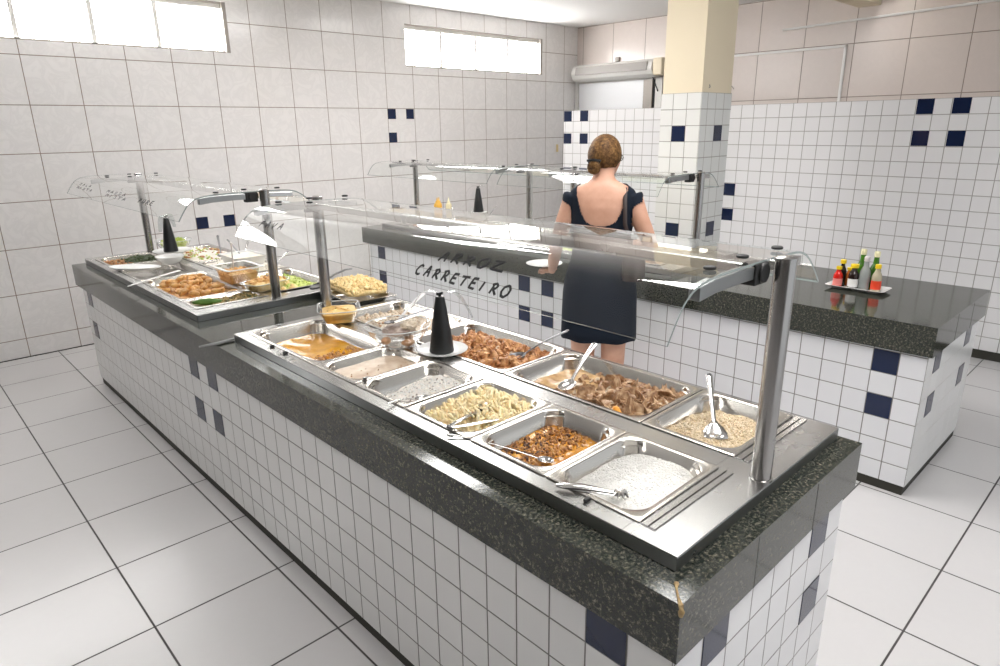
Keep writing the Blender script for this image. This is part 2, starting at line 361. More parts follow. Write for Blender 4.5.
# unseen fill lights added to brighten the room; only the twin lamp is real
def lamp(x, y, hx, hy, label):
    t = empty('ceiling_lamp_or_fill', (x, y, 2.672), label, 'ceiling lamp', 'ceiling lamps')
    b = MB()
    for a, c in (((-hx - .03, -hy - .03), (hx + .03, -hy)), ((-hx - .03, hy), (hx + .03, hy + .03)), ((-hx - .03, -hy), (-hx, hy)), ((hx, -hy), (hx + .03, hy))):
        b.box((x + a[0], y + a[1], 2.62), (x + c[0], y + c[1], 2.672), M['white_paint'])
    b.build('housing', t)
    MB().box((x - hx, y - hy, 2.63), (x + hx, y + hy, 2.64), M['tube']).build('diffuser', t)
for x, y, hx, hy, l in ((1.5, 1.0, .59, .25, 'broad added fill light between the near ends of the two counters'), (2.1, 3.2, .59, .29, 'broad added fill light between the far ends of the two counters'),
                (.5, -.75, .59, .29, 'broad added fill light by the near end of the front counter'), (-1.6, 1.0, .50, .14, 'broad added fill light over the open floor'), (5.2, 1.75, .30, .06, 'narrow added fill light behind the partition')):
    lamp(x, y, hx, hy, l)
t = empty('ceiling_lamp_or_fill', (3.3, 3.78, 2.672), 'small twin ceiling lamp near the pillar, past the front counter', 'ceiling lamp', 'ceiling lamps')
MB().box((2.95, 3.66, 2.645), (3.65, 3.90, 2.672), M['white_paint']).build('housing', t)
for s_ in (3.155, 3.445): MB().box((s_ - .135, 3.68, 2.635), (s_ + .135, 3.88, 2.645), M['tube']).build('diffuser', t)

# ------------------------------------------------------------------ counters
def counter(x0, x1, y0, y1, fm, em, blues_front, blues_end, holes, label, seam):
    t = empty('buffet_counter', ((x0 + x1) / 2, (y0 + y1) / 2, 0), label, 'counter', 'tiled serving counters')
    b = MB(); T = .04; zb, zt = .045, .66
    b.box((x0, y0 + .0005, zb), (x0 + T, y1, zt), fm); b.box((x1 - T, y0 + T, zb), (x1, y1, zt), fm)
    b.box((x0 + .0008, y0, zb), (x1, y0 + T, zt), em); b.box((x0 + T, y1 - T, zb), (x1 - T, y1, zt), em)
    for ya, yb, za, zc in blues_front: b.box((x0 - .0015, ya + .0015, za + .0015), (x0 + .01, yb - .0015, zc - .0015), M['navy'])
    for xa, xb, za, zc in blues_end: b.box((xa + .0015, y0 - .0015, za + .0015), (xb - .0015, y0 + .01, zc - .0015), M['navy'])
    b.build('base', t)
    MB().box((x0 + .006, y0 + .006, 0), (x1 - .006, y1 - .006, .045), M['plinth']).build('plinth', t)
    g = MB(); gx0, gx1, gy0, gy1 = x0 - .02, x1 + .025, y0 - .017, y1 + .07
    zt, zs = .768, .738
    ys = [gy0] + [v for h in holes for v in h] + [gy1]
    hx0, hx1 = x0 + .075, x1 - .03
    for i in range(0, len(ys), 2): g.box((gx0, ys[i], zs), (gx1, ys[i + 1], zt), M['granite'])
    for ha, hb in holes:
        g.box((gx0, ha, zs), (hx0, hb, zt), M['granite']); g.box((hx1, ha, zs), (gx1, hb, zt), M['granite'])
    g.box((gx0, gy0, .642), (gx0 + .018, gy1, zs), M['granite']); g.box((gx1 - .018, gy0 + .018, .642), (gx1, gy1, zs), M['granite'])
    g.box((gx0 + .018, gy0, .642), (gx1, gy0 + .018, zs), M['granite']); g.box((gx0 + .018, gy1 - .018, .642), (gx1 - .018, gy1, zs), M['granite'])
    # hairline seams between skirt slabs
    for s in seam: g.box((s, gy0 - .0006, .642), (s + .0015, gy0, .762), M['rubber'])
    g.build('granite_top', t)
    return t
bf = [(.1, .2, .538, .638), (.1, .2, .338, .438), (2.1, 2.2, .538, .638), (2.3, 2.4, .538, .638), (2.1, 2.2, .338, .438), (2.3, 2.4, .338, .438), (4.0, 4.1, .538, .638), (4.0, 4.1, .338, .438)]
be = [(.107, .208, .526, .626), (.613, .715, .526, .626), (.613, .715, .326, .426), (.107, .208, .326, .426)]
c1 = counter(0, .806, 0, 4.19, M['front1'], M['end1'], bf, be, [(.09, 1.93), (2.42, 4.17)], 'nearest long tiled serving counter with dark granite top', (.27, .56))
q_ = .1013; Y2 = .143
bf = [(Y2 + a * q_, Y2 + (a + 1) * q_, z, z + .1) for a in (1, 20, 22, 38) for z in (.531, .331)]
be = [(2.206, 2.306, z, z + .1) for z in (.536, .336)] + [(2.706, 2.806, z, z + .1) for z in (.536, .336)]
c2 = counter(2.10, 2.93, Y2, 4.215, M['front2'], M['end2'], bf, be, [(1.50, 4.08)], 'second tiled serving counter standing beside the pillar, behind the woman', (2.40, 2.66))
# brown glue drip on the near corner of counter one
b = MB(); b.tube([(-.0215, -.019, .748), (-.022, -.020, .757), (-.021, -.018, .768), (-.008, -.004, .7695), (.012, .012, .7695), (.022, .018, .7695)], [.004, .006, .005, .0022, .002, .005], mottled('dried_glue', [(.3, (.22, .13, .05)), (.7, (.50, .36, .17))], 90, .6, .3), 8)
tag(b.build('glue_blob', smooth=True), 'dried brown glue drip on the near corner of the granite edge', 'glue stain')

# ------------------------------------------------------------------ steam tables
ZT = .80
def steam_table(x0, x1, y0, y1, colx, ends, label, bars=True):
    """top sheet is strips round two columns of wells; ends=(first y, last y) of wells"""
    t = empty('steam_table', ((x0 + x1) / 2, (y0 + y1) / 2, .768), label, 'steam table', 'stainless steam tables')
    b = MB(); s = M['steel']; th = .003
    b.box((x0, y0, ZT - th), (x1, ends[0] + .012, ZT), s); b.box((x0, ends[1] - .012, ZT - th), (x1, y1, ZT), s)
    xs = [x0, colx[0] + .012, colx[1] - .012, colx[2] + .012, colx[3] - .012, x1]
    for i in (0, 2, 4): b.box((xs[i], ends[0] + .012, ZT - th), (xs[i + 1], ends[1] - .012, ZT), s)
    zb = .7685
    b.box((x0, y0, zb), (x0 + th, y1, ZT - th), M['steel_shaded']); b.box((x1 - th, y0, zb), (x1, y1, ZT - th), M['steel_shaded'])
    b.box((x0 + th, y0, zb), (x1 - th, y0 + th, ZT - th), M['steel_shaded']); b.box((x0 + th, y1 - th, zb), (x1 - th, y1, ZT - th), M['steel_shaded'])
    b.build('top', t, bevel=.0012)
    return t
U1 = steam_table(.05, .81, .036, 1.985, (.092, .407, .474, .797), (.147, 1.945), 'steel steam table at the near end of the front counter, full of food pans')
for xa, xb in ((.092, .403), (.474, .797)):
    b = MB()
    for ya in (.112, .1285):
        b.box((xa, ya, .8005), (xb, ya + .012, .8035), M['steel_tool'])
        b.box((xa, ya + .012, .8003), (xb, ya + .0145, .8010), M['rubber'])
    b.build('filler_bar', U1)
U2 = steam_table(.05, .81, 2.368, 4.23, (.085, .42, .474, .797), (2.465, 4.15), 'steel steam table at the far end of the front counter by the marbled wall')
U3 = steam_table(2.19, 2.92, 1.40, 4.15, (2.24, 2.54, 2.58, 2.89), (1.52, 4.03), 'steel steam table on the second counter in front of the woman')

# ------------------------------------------------------------------ sneeze guards
def guard(xc, y0, y1, p0, p1, label, profF, profB, ring_side=-1):
    t = empty('sneeze_guard', (xc, (y0 + y1) / 2, ZT), label, 'sneeze guard', 'curved glass sneeze guards')
    R = .0215
    for py in (p0, p1):
        MB().lathe([(R + .003, 0), (R + .003, .004), (R, .005), (R, .488), (R + .001, .489), (R + .001, .494), (R - .004, .497), (0.001, .498)], M['steel_post'], (xc, py, ZT), 28).build('post', t, smooth=True)
    MB().box((xc - .05, y0, 1.256), (xc - .012, y1, 1.280), M['steel']).build('rail', t, bevel=.003)
    for py, sgn in ((p0, 1), (p1, -1)):
        ya = py + sgn * .040
        c = MB().tube([(xc - .044, py + sgn * .018, 1.266), (xc - .044, py + sgn * .062, 1.266)], .020, M['rubber'], 20)
        c.box((xc - .075, ya - .016, 1.243), (xc - .020, ya + .016, 1.286), M['rubber']); c.build('clamp', t, bevel=.003)
        a = MB(); path = [(xc - .03, ya, 1.268), (xc - .12, ya, 1.270), (xc - .22, ya, 1.268), (xc - .275, ya, 1.262)]
        a.loops([[(x, ya - .012, z - .013), (x, ya + .012, z - .013), (x, ya + .012, z + .013), (x, ya - .012, z + .013)] for x, _, z in path], M['steel_shaded'], True, True)
        a.build('arm', t, bevel=.002)
        a = MB(); path = [(xc + .03, ya, 1.268), (xc + .10, ya, 1.266), (xc + .15, ya, 1.262)]
        a.loops([[(x, ya - .010, z - .011), (x, ya + .010, z - .011), (x, ya + .010, z + .011), (x, ya - .010, z + .011)] for x, _, z in path], M['steel'], True, True)
        a.build('arm', t, bevel=.002)
        for dx, dz in ((-.19, 1.2905), (-.065, 1.2945), (.09, 1.2915)):
            MB().lathe([(.010, 0), (.012, .001), (.012, .005), (.010, .0065)], M['rubber'], (xc + dx, ya + sgn * .02, dz), 16).build('rubber_pad', t, smooth=True)
    for nm, prof in (('front', profF), ('back', profB)):
        # smooth the profile
        P = [Vector((a, 0, b)) for a, b in prof]; pts = []
        for i in range(len(P) - 1):
            p_1 = P[max(i - 1, 0)]; p0_ = P[i]; p1_ = P[i + 1]; p2_ = P[min(i + 2, len(P) - 1)]
            for k in range(6):
                u = k / 6
                pts.append(.5 * ((2 * p0_) + (-p_1 + p1_) * u + (2 * p_1 - 5 * p0_ + 4 * p1_ - p2_) * u * u + (-p_1 + 3 * p0_ - 3 * p1_ + p2_) * u ** 3))
        pts.append(P[-1])
        g = MB(); th = .005; n = len(pts); up = []; lo = []
        for i, q in enumerate(pts):
            tt = (pts[min(i + 1, n - 1)] - pts[max(i - 1, 0)]).normalized(); nn = Vector((-tt.z, 0, tt.x))
            if nn.z < 0: nn = -nn
            up.append((q.x, q.z)); lo.append((q.x - nn.x * th, q.z - nn.z * th))
        g.add([(x, y, z) for y in (y0, y1) for x, z in up], [(i, i + 1, n + i + 1, n + i) for i in range(n - 1)], M['glass'])
        for yy in (y0, y1):
            g.add([(x, yy, z) for x, z in up] + [(x, yy, z) for x, z in lo], [(i, i + 1, n + i + 1, n + i) for i in range(n - 1)], M['glass_edge'])
        (xa, za), (xb, zb) = up[-1], lo[-1]
        g.add([(xa, y0, za), (xa, y1, za), (xb, y1, zb), (xb, y0, zb)], [(0, 1, 2, 3)], M['glass_edge'])
        g.build('glass_panel', t, smooth=True, angle=35)
    return t
pF = [(.418, 1.2895), (.29, 1.2895), (.20, 1.2875), (.14, 1.278), (.105, 1.258), (.08, 1.228), (.055, 1.190)]
pB = [(.421, 1.2895), (.53, 1.287), (.58, 1.280), (.615, 1.264), (.65, 1.237), (.69, 1.197)]
sh = lambda P, dx: [(x + dx, z) for x, z in P]
G1 = guard(.425, .09, 1.86, .06, 1.93, 'nearest curved glass sneeze guard with large handwritten lettering', pF, pB)
G2 = guard(.425, 2.43, 4.38, 2.40, 4.20, 'curved glass sneeze guard at the far end of the front counter', pF, pB)
G3 = guard(2.50, 1.48, 2.70, 1.45, 2.36, 'curved glass sneeze guard between the woman and the pillar', sh(pF, 2.075), sh(pB, 2.075))
G4 = guard(2.50, 2.80, 4.22, 2.76, 4.07, 'curved glass sneeze guard at the far end of the second counter', sh(pF, 2.075), sh(pB, 2.075))

# handwriting on the guard fronts: strokes laid on the sloping glass
def prof_at(s, prof=pF):
    # s = distance along the profile from its top; returns x,z and outward normal
    acc = 0
    for (x0, z0), (x1, z1) in zip(prof, prof[1:]):
        L = math.hypot(x1 - x0, z1 - z0)
        if s <= acc + L or (x1, z1) == prof[-1]:
            k = (s - acc) / L; nx, nz = (z1 - z0) / L, -(x1 - x0) / L
            return x0 + (x1 - x0) * k + nx * .0014, z0 + (z1 - z0) * k + nz * .0014
        acc += L
FONT = {
 'A': [[(0, 0), (.35, .95), (.45, 1), (.6, 0)], [(.1, .4), (.62, .45)]],
 'R': [[(.05, 0), (.2, .95)], [(.0, .85), (.4, 1), (.6, .8), (.45, .55), (.12, .48)], [(.2, .48), (.45, .25), (.7, .0)]],
 'O': [[(.45, 1), (.1, .8), (0, .4), (.15, .05), (.45, 0), (.75, .3), (.8, .7), (.6, .97), (.4, 1)]],
 'Z': [[(.0, .95), (.4, .9), (.75, 1), (.4, .5), (.05, .08), (.5, .05), (1.1, .0)]],
 'C': [[(.65, .85), (.45, 1), (.2, .8), (.02, .4), (.1, .08), (.4, .0), (.6, .1)]],
 'E': [[(.65, .95), (.15, .92), (.05, .5), (.0, .05), (.6, .02)], [(.05, .5), (.5, .52)]],
 'T': [[(-.05, .9), (.8, .98)], [(.42, .95), (.3, .5), (.22, .0)]],
 'I': [[(.25, .9), (.1, .0)]],
 'F': [[(.6, .98), (.15, .9), (.05, .4), (.0, .0)], [(.08, .5), (.5, .55)]],
 'V': [[(0, 1), (.2, .0), (.6, 1)]], 'P': [[(.05, 0), (.18, 1)], [(.05, .9), (.5, 1), (.6, .75), (.1, .5)]],
 'L': [[(.15, 1), (.05, .1), (.6, .0)]], 'S': [[(.6, .9), (.3, 1), (.1, .8), (.3, .5), (.55, .3), (.4, .02), (.0, .1)]],
 'M': [[(0, 0), (.15, 1), (.35, .4), (.6, 1), (.7, 0)]], 'N': [[(0, 0), (.1, 1), (.5, 0), (.65, 1)]], 'U': [[(.05, 1), (.0, .3), (.25, 0), (.5, .3), (.6, 1)]],
}
def write(parent, text, y_start, y_end, s_base0, s_base1, height, r=.0016, dx=0):
    n = len(text); adv = (y_start - y_end) / n
    for i, ch in enumerate(text):
        if ch == ' ': continue
        b = MB()
        for st in FONT[ch]:
            pts = []
            dense = []
            for (a, c), (a2, c2) in zip(st, st[1:]):
                for k in range(4): dense.append((a + (a2 - a) * k / 4, c + (c2 - c) * k / 4))
            dense.append(st[-1])
            for a, c in dense:
                u = (i + a * .85) / n
                s = s_base0 + (s_base1 - s_base0) * u - c * height * (1 + .05 * math.sin(i * 2.3))
                x, z = prof_at(s); pts.append((x + dx, y_start - (i + a * .85 + .10 * c) * adv, z))
            b.tube(pts, None, M['ink'], 6, flat=(r, r * .35), up=(-.78, 0, .62))
        tag(b.build('letter', parent), 'black marker letter')
write(G1, 'ARROZ', .752, .530, .338, .333, .026, .0032)
write(G1, 'CARRETEIRO', .812, .476, .383, .389, .026, .0032)
write(G1, 'FAVA', 1.72, 1.545, .350, .345, .022, .0022)
write(G2, 'PURE', 3.03, 2.80, .362, .362, .022, .0022)
write(G2, 'MASSA', 3.60, 3.24, .345, .348, .016, .0016); write(G2, 'MISTA', 3.58, 3.20, .368, .370, .016, .0016)
write(G2, 'SALA', 4.20, 3.92, .335, .338, .014, .0015); write(G2, 'MISTA', 4.22, 3.85, .360, .362, .014, .0015)

# ------------------------------------------------------------------ pans and food
def pan(x0, x1, y0, y1, depth, label, flange=.016, rim=None, rz=0, z=ZT + .0022, grp='steel food pans', r=.052, name='food_pan'):
    """steel gastronorm pan, ledge on the steam table"""
    cx, cy = (x0 + x1) / 2, (y0 + y1) / 2
    t = MB(); m = M['steel_pan']; e = .001
    x0, x1, y0, y1 = x0 + e, x1 - e, y0 + e, y1 - e; f = flange
    L = [rrect(x0, x1, y0, y1, .006, z - .0015), rrect(x0, x1, y0, y1, .006, z + .0010), rrect(x0 + .003, x1 - .003, y0 + .003, y1 - .003, .006, z + .0018),
         rrect(x0 + f - .003, x1 - f + .003, y0 + f - .003, y1 - f + .003, r, z + .0012), rrect(x0 + f, x1 - f, y0 + f, y1 - f, r, z - .001),
         rrect(x0 + f + .0015, x1 - f - .0015, y0 + f + .0015, y1 - f - .0015, r, z - .012), rrect(x0 + f + .005, x1 - f - .005, y0 + f + .005, y1 - f - .005, r, z - .0145),
         rrect(x0 + f + .012, x1 - f - .012, y0 + f + .012, y1 - f - .012, r, z - depth + .014), rrect(x0 + f + .017, x1 - f - .017, y0 + f + .017, y1 - f - .017, r * .9, z - depth + .004),
         rrect(x0 + f + .028, x1 - f - .028, y0 + f + .028, y1 - f - .028, r * .6, z - depth)]
    t.loops(L, m, False, True)
    o = t.build(name, smooth=True, loc=(cx, cy, z), angle=50, solid=.0009)
    o.rotation_euler[2] = rz
    return tag(o, label, 'food pan', grp)

ICO_V = None
def ico(sub):
    bm = bmesh.new(); bmesh.ops.create_icosphere(bm, subdivisions=sub, radius=1)
    v = np.array([x.co[:] for x in bm.verts]); f = [tuple(q.index for q in p.verts) for p in bm.faces]; bm.free(); return v, f
ICO1, ICO2 = ico(1), ico(2)
def cube_():
    v = np.array([(x, y, z) for x in (-1, 1) for y in (-1, 1) for z in (-1, 1)], float)
    return v, [(0, 1, 3, 2), (4, 6, 7, 5), (0, 4, 5, 1), (2, 3, 7, 6), (0, 2, 6, 4), (1, 5, 7, 3)]
CUBE = cube_()
def rand_rot():
    q = rng.normal(size=4); q /= np.linalg.norm(q); w, x, y, z = q
    return np.array([[1 - 2 * (y * y + z * z), 2 * (x * y - z * w), 2 * (x * z + y * w)], [2 * (x * y + z * w), 1 - 2 * (x * x + z * z), 2 * (y * z - x * w)], [2 * (x * z - y * w), 2 * (y * z + x * w), 1 - 2 * (x * x + y * y)]])
def smooth_noise(nx, ny, cells):
    g = rng.random((cells + 3, cells + 3)); X = np.linspace(0, cells, nx); Y = np.linspace(0, cells, ny)
    xi, yi = X.astype(int), Y.astype(int); xf, yf = X - xi, Y - yi; xf = xf * xf * (3 - 2 * xf); yf = yf * yf * (3 - 2 * yf)
    a = g[np.ix_(xi, yi)]; b = g[np.ix_(xi + 1, yi)]; c_ = g[np.ix_(xi, yi + 1)]; d = g[np.ix_(xi + 1, yi + 1)]
    return (a * (1 - xf)[:, None] + b * xf[:, None]) * (1 - yf)[None] + (c_ * (1 - xf)[:, None] + d * xf[:, None]) * yf[None]
def inset(x0, x1, y0, y1, lvl, depth, f=.016):
    """well outline at height lvl below rim"""
    k = f + .006 + .007 * (lvl / depth); return x0 + k, x1 - k, y0 + k, y1 - k
def food(name, label, box, zf, base_mat, pieces, N=40, amp=.004, cells=6, shape=None, cat='food', corner=.045, grp=None, rz=0, jag=.15, ang=180):
    """height-field body plus scattered pieces; zf(u,v)-> height; one countless mass"""
    x0, x1, y0, y1 = box; b = MB()
    nx = N; ny = int(N * (y1 - y0) / (x1 - x0)); nz = smooth_noise(nx, ny, cells) - .5; n2 = smooth_noise(nx, ny, cells * 3) - .5
    H = np.zeros((nx, ny)); vs = []
    for i in range(nx):
        for j in range(ny):
            u, v = i / (nx - 1), j / (ny - 1)
            # squeeze grid corners into a rounded rectangle
            X = x0 + u * (x1 - x0); Y = y0 + v * (y1 - y0)
            dx = max(x0 + corner - X, X - (x1 - corner), 0); dy = max(y0 + corner - Y, Y - (y1 - corner), 0)
            if dx > 0 and dy > 0:
                dd = math.hypot(dx, dy); k = max(dx, dy) / dd
                dx2, dy2 = dx * k, dy * k
                X = (x0 + corner - dx2) if X < x0 + corner else (x1 - corner + dx2); Y = (y0 + corner - dy2) if Y < y0 + corner else (y1 - corner + dy2)
            h = zf(u, v) + nz[i, j] * amp * 2 + n2[i, j] * amp * .8
            H[i, j] = h; vs.append((X, Y, h))
    if base_mat is not None:
        o0 = len(vs); fs = [(i * ny + j, (i + 1) * ny + j, (i + 1) * ny + j + 1, i * ny + j + 1) for i in range(nx - 1) for j in range(ny - 1)]
        # skirt + underside so the mass has thickness
        ring = [i * ny for i in range(nx)] + [(nx - 1) * ny + j for j in range(1, ny)] + [i * ny + ny - 1 for i in range(nx - 2, -1, -1)] + [j for j in range(ny - 2, 0, -1)]
        zb = min(H.min() - .006, H.mean() - .01)
        cxx, cyy = (x0 + x1) / 2, (y0 + y1) / 2
        low = [(cxx + (vs[r][0] - cxx) * .97, cyy + (vs[r][1] - cyy) * .97, zb) for r in ring]
        nr = len(ring); vs2 = vs + low
        fs += [(ring[k], ring[(k + 1) % nr], o0 + (k + 1) % nr, o0 + k) for k in range(nr)] + [tuple(o0 + k for k in range(nr))[::-1]]
        b.add(vs2, fs, base_mat)
    for (mat, count, size, kind, *rest) in pieces:
        reg = rest[0] if rest else (0, 1, 0, 1); lift = rest[1] if len(rest) > 1 else .3; flatn = rest[2] if len(rest) > 2 else False
        BV, BF = {'ico': ICO1, 'ball': ICO2, 'box': CUBE}[kind]
        Vs = []; Fs = []; off = 0
        for _ in range(count):
            u = reg[0] + rng.random() * (reg[1] - reg[0]); v = reg[2] + rng.random() * (reg[3] - reg[2])
            s = np.array(size) * (.7 + .6 * rng.random()) * (.85 + .3 * rng.random(3))
            mrg = min(max(s) / (x1 - x0), .3); u = min(max(u, mrg), 1 - mrg); mv = min(max(s) / (y1 - y0), .3); v = min(max(v, mv), 1 - mv)
            X = x0 + u * (x1 - x0); Y = y0 + v * (y1 - y0)
            ddx = max(x0 + corner - X, X - (x1 - corner), 0); ddy = max(y0 + corner - Y, Y - (y1 - corner), 0)
            if math.hypot(ddx, ddy) > corner * .85: continue
            i, j = int(u * (nx - 1)), int(v * (ny - 1))
            V = BV * (1 + (rng.random((len(BV), 1)) - .5) * 2 * jag)
            V = V * s
            if flatn:
                a = rng.random() * 2 * PI; R3 = np.array([[math.cos(a), -math.sin(a), 0], [math.sin(a), math.cos(a), 0], [0, 0, 1]]); tl = (rng.random() - .5) * .6
                R3 = R3 @ np.array([[math.cos(tl), 0, math.sin(tl)], [0, 1, 0], [-math.sin(tl), 0, math.cos(tl)]])
            else: R3 = rand_rot()
            V = V @ R3.T + np.array([X, Y, H[i, j] + lift * min(s)])
            Vs.append(V); Fs += [tuple(q + off for q in f) for f in BF]; off += len(V)
        if Vs: b.add(np.concatenate(Vs), Fs, mat)
    cx, cy = (x0 + x1) / 2, (y0 + y1) / 2
    o = b.build(name, smooth=True, loc=(cx, cy, float(H.mean())), angle=ang); o.rotation_euler[2] = rz
    if rz == 0: pass
    return tag(o, label, cat, grp, 'stuff')

def mound(h_edge, h_mid, pu=.5, pv=.5, w=.55):
    return lambda u, v: h_edge + (h_mid - h_edge) * math.exp(-((u - pu) ** 2 + (v - pv) ** 2) / (w * w / 2))
XF = (.092, .407); XB = (.474, .797)
P1 = {}
def well(cols, y0, y1, depth, label, lvl, **k):
    pan(cols[0], cols[1], y0, y1, depth, label, **k)
    return inset(cols[0], cols[1], y0, y1, lvl, depth)
# front row -----------------------------------------------------------
bx = well(XF, .147, .401, .075, 'steel pan of white rice at the near front corner', .03)
food('white_rice', 'heap of plain white rice in the nearest pan', bx, mound(.754, .799, .58, .42, .8), M['rice'],
     [(M['rice'], 3200, (.0042, .0014, .0012), 'ico', (0, 1, 0, 1), .45, True)], 44, .0022, 7, grp=None)
bx = well(XF, .402, .657, .09, 'steel pan of orange bean stew beside the white rice', .04)
food('bean_stew', 'orange stew with dark shredded bits, second pan from the near end of the front row', bx, lambda u, v: .748 + .012 * (u * .7 + v * .3), M['stew_sauce'],
     [(M['stew_bit'], 220, (.0085, .004, .003), 'ico', (.30, 1, .35, 1), .3), (M['broth_bit'], 170, (.0085, .004, .003), 'ico', (.2, 1, .3, 1), .2), (M['stew_dark'], 70, (.007, .004, .0035), 'ico', (.15, 1, .5, 1), .5), (M['stew_bit'], 90, (.008, .004, .003), 'ico', (0, .4, .2, 1), .1)], 40, .004, 8)
bx = well(XF, .659, .932, .07, 'steel pan of pale potato strips between the stew and the speckled rice', .03)
food('potato_strips', 'pale yellow potato strips heaped in the front row pan', bx, mound(.760, .792, .62, .5, .7), M['fries'],
     [(M['fries'], 760, (.024, .0031, .0029), 'box', (.05, 1, 0, 1), .9)], 36, .004, 7, jag=.05)
bx = well(XF, .937, 1.188, .075, 'steel pan of speckled rice next to the pale soup', .035)
food('speckled_rice', 'white rice flecked with dark beans in the front row', bx, lambda u, v: .740 + .032 * max(0, min(1, 1.25 * u - .1)) * (.75 + .25 * math.sin(PI * v)), M['ricebean'],
     [(M['ricebean'], 2600, (.0042, .0020, .0018), 'ico', (.1, 1, 0, 1), .6), (M['speck'], 150, (.0032, .0022, .002), 'ico', (.1, 1, 0, 1), 1.0), (M['rice'], 700, (.0046, .0020, .0018), 'ico', (.1, 1, 0, 1), .9)], 40, .004, 8)
bx = well(XF, 1.190, 1.430, .07, 'steel pan of pale soup in the front row', .02)
food('pale_soup', 'beige creamy soup with a few specks, filled high in its pan', bx, lambda u, v: .777, M['cream_soup'], [(M['stew_bit'], 16, (.004, .003, .0015), 'ico')], 24, .0008, 5)
bx = well(XF, 1.432, 1.945, .10, 'large steel pan of orange broth at the far end of the near steam table', .045)
food('orange_broth', 'thin orange broth with crumbled bits gathered at one side', bx, lambda u, v: .748 + .004 * (1 - v), M['broth'],
     [(M['broth_bit'], 240, (.007, .005, .003), 'ico', (.15, .9, .0, .42), .4), (M['stew_bit'], 60, (.006, .005, .003), 'ico', (.3, .7, .05, .35), .6)], 34, .003, 6)
# back row ------------------------------------------------------------
bx = well(XB, .147, .411, .075, 'steel pan of beige rice beside the thick steel post', .03)
food('beige_rice', 'loose beige rice in the near back corner pan', bx, mound(.752, .783, .5, .45, .7), M['farofa'],
     [(M['farofa'], 3800, (.0052, .0022, .0020), 'ico', (0, 1, 0, 1), .7)], 38, .005, 8)
bx = well(XB, .413, .927, .085, 'large steel pan of stewed meat with mushrooms in the back row', .03)
food('stewed_meat', 'brown and cream chunks of stewed meat in thin gravy', bx, lambda u, v: .758 + .014 * (1 - v) - .006 * v, M['meat_sauce'],
     [(M['meat'], 260, (.018, .013, .0055), 'ball', (0, 1, .0, .62), .8), (M['meat'], 34, (.036, .022, .006), 'ball', (0, 1, .0, .55), .9), (M['pasta'], 70, (.012, .009, .006), 'ico', (0, 1, 0, .7), 1.0), (M['meat'], 30, (.012, .008, .004), 'ico', (0, 1, .6, .8), .3)], 44, .005, 10, jag=.34, ang=45)
b = MB(); b.tube([(.508, .50, .788), (.516, .520, .793), (.528, .536, .790)], [.006, .010, .005], M['carrot'], 10); tag(b.build('carrot_piece', smooth=True), 'orange carrot piece on the stewed meat at the pan edge', 'carrot')
bx = well(XB, .930, 1.445, .075, 'large steel pan of roast chicken pieces behind the black cone', .03)
food('chicken_pieces', 'crisp brown chicken pieces heaped in the long back row pan', bx, mound(.752, .785, .45, .35, .9), M['chicken'],
     [(M['chicken'], 430, (.016, .011, .007), 'ball', (0, 1, 0, .95), .8), (M['pasta'], 22, (.013, .010, .006), 'ico', (.1, .9, .1, .9), 1.4)], 40, .006, 9, jag=.36, ang=45)
bx = well(XB, 1.450, 1.945, .075, 'steel pan of pale salad behind the clear bowl', .03)
food('pale_salad', 'pale mixed salad in the far back pan of the near steam table', bx, mound(.755, .785, .4, .5, .8), M['pasta'], [(M['pasta'], 300, (.012, .008, .006), 'ico', (0, 1, 0, 1), .7), (M['stew_bit'], 40, (.009, .006, .004), 'ico', (0, 1, 0, 1), .9)], 34, .005, 8)

# yellow crumb tray standing in the gap
tr = pan(.605, .845, 2.005, 2.365, .040, 'shallow steel tray heaped with yellow crumbs between the two steam tables', z=.8115, rz=math.radians(-8), name='food_tray')
food('yellow_crumbs', 'golden crumb heap on the tray between the steam tables', (.626, .824, 2.026, 2.344), mound(.818, .856, .55, .5, 1.3), M['mash'], [(M['mash'], 500, (.012, .009, .007), 'ico', (0, 1, 0, 1), .7), (M['herb'], 30, (.006, .003, .001), 'ico', (0, 1, 0, 1), 2)], 34, .005, 8, rz=math.radians(-8))

# clear containers ----------------------------------------------------
def clear_tub(cx, cy, z, L0, L1, h, label, r0=.02, r1=.035, rz=0, rimw=.006, cat='bowl', mat=None):
    m = mat or M['clear']; b = MB()
    (a0, b0), (a1, b1) = L0, L1
    R = lambda a, c, r, zz: rrect(-a, a, -c, c, r, zz)
    b.loops([R(a0 * .9, b0 * .9, r0 * .9, .001), R(a0, b0, r0, .004), R(a1, b1, r1, h - .003), R(a1 + rimw, b1 + rimw, r1 + rimw, h), R(a1 + rimw, b1 + rimw, r1 + rimw, h - .004)], m, True, False)
    o = b.build('clear_tub', smooth=True, angle=50); o.location = (cx, cy, z); o.rotation_euler[2] = rz
    e = MB()
    ring = R(a1 + rimw, b1 + rimw, r1 + rimw, h); e.tube(ring + [ring[0]], .0016, M['rimglint'], 6, cap=False)
    k = e.build('rim', smooth=True); k.parent = o
    return tag(o, label, cat)
M['rimglint'] = simple('clear_rim', (.70, .72, .72), .15)
clear_tub(.430, 1.845, .8025, (.055, .060), (.078, .092), .058, 'small clear tub of orange puree at the gap between the steam tables', rz=-.5)
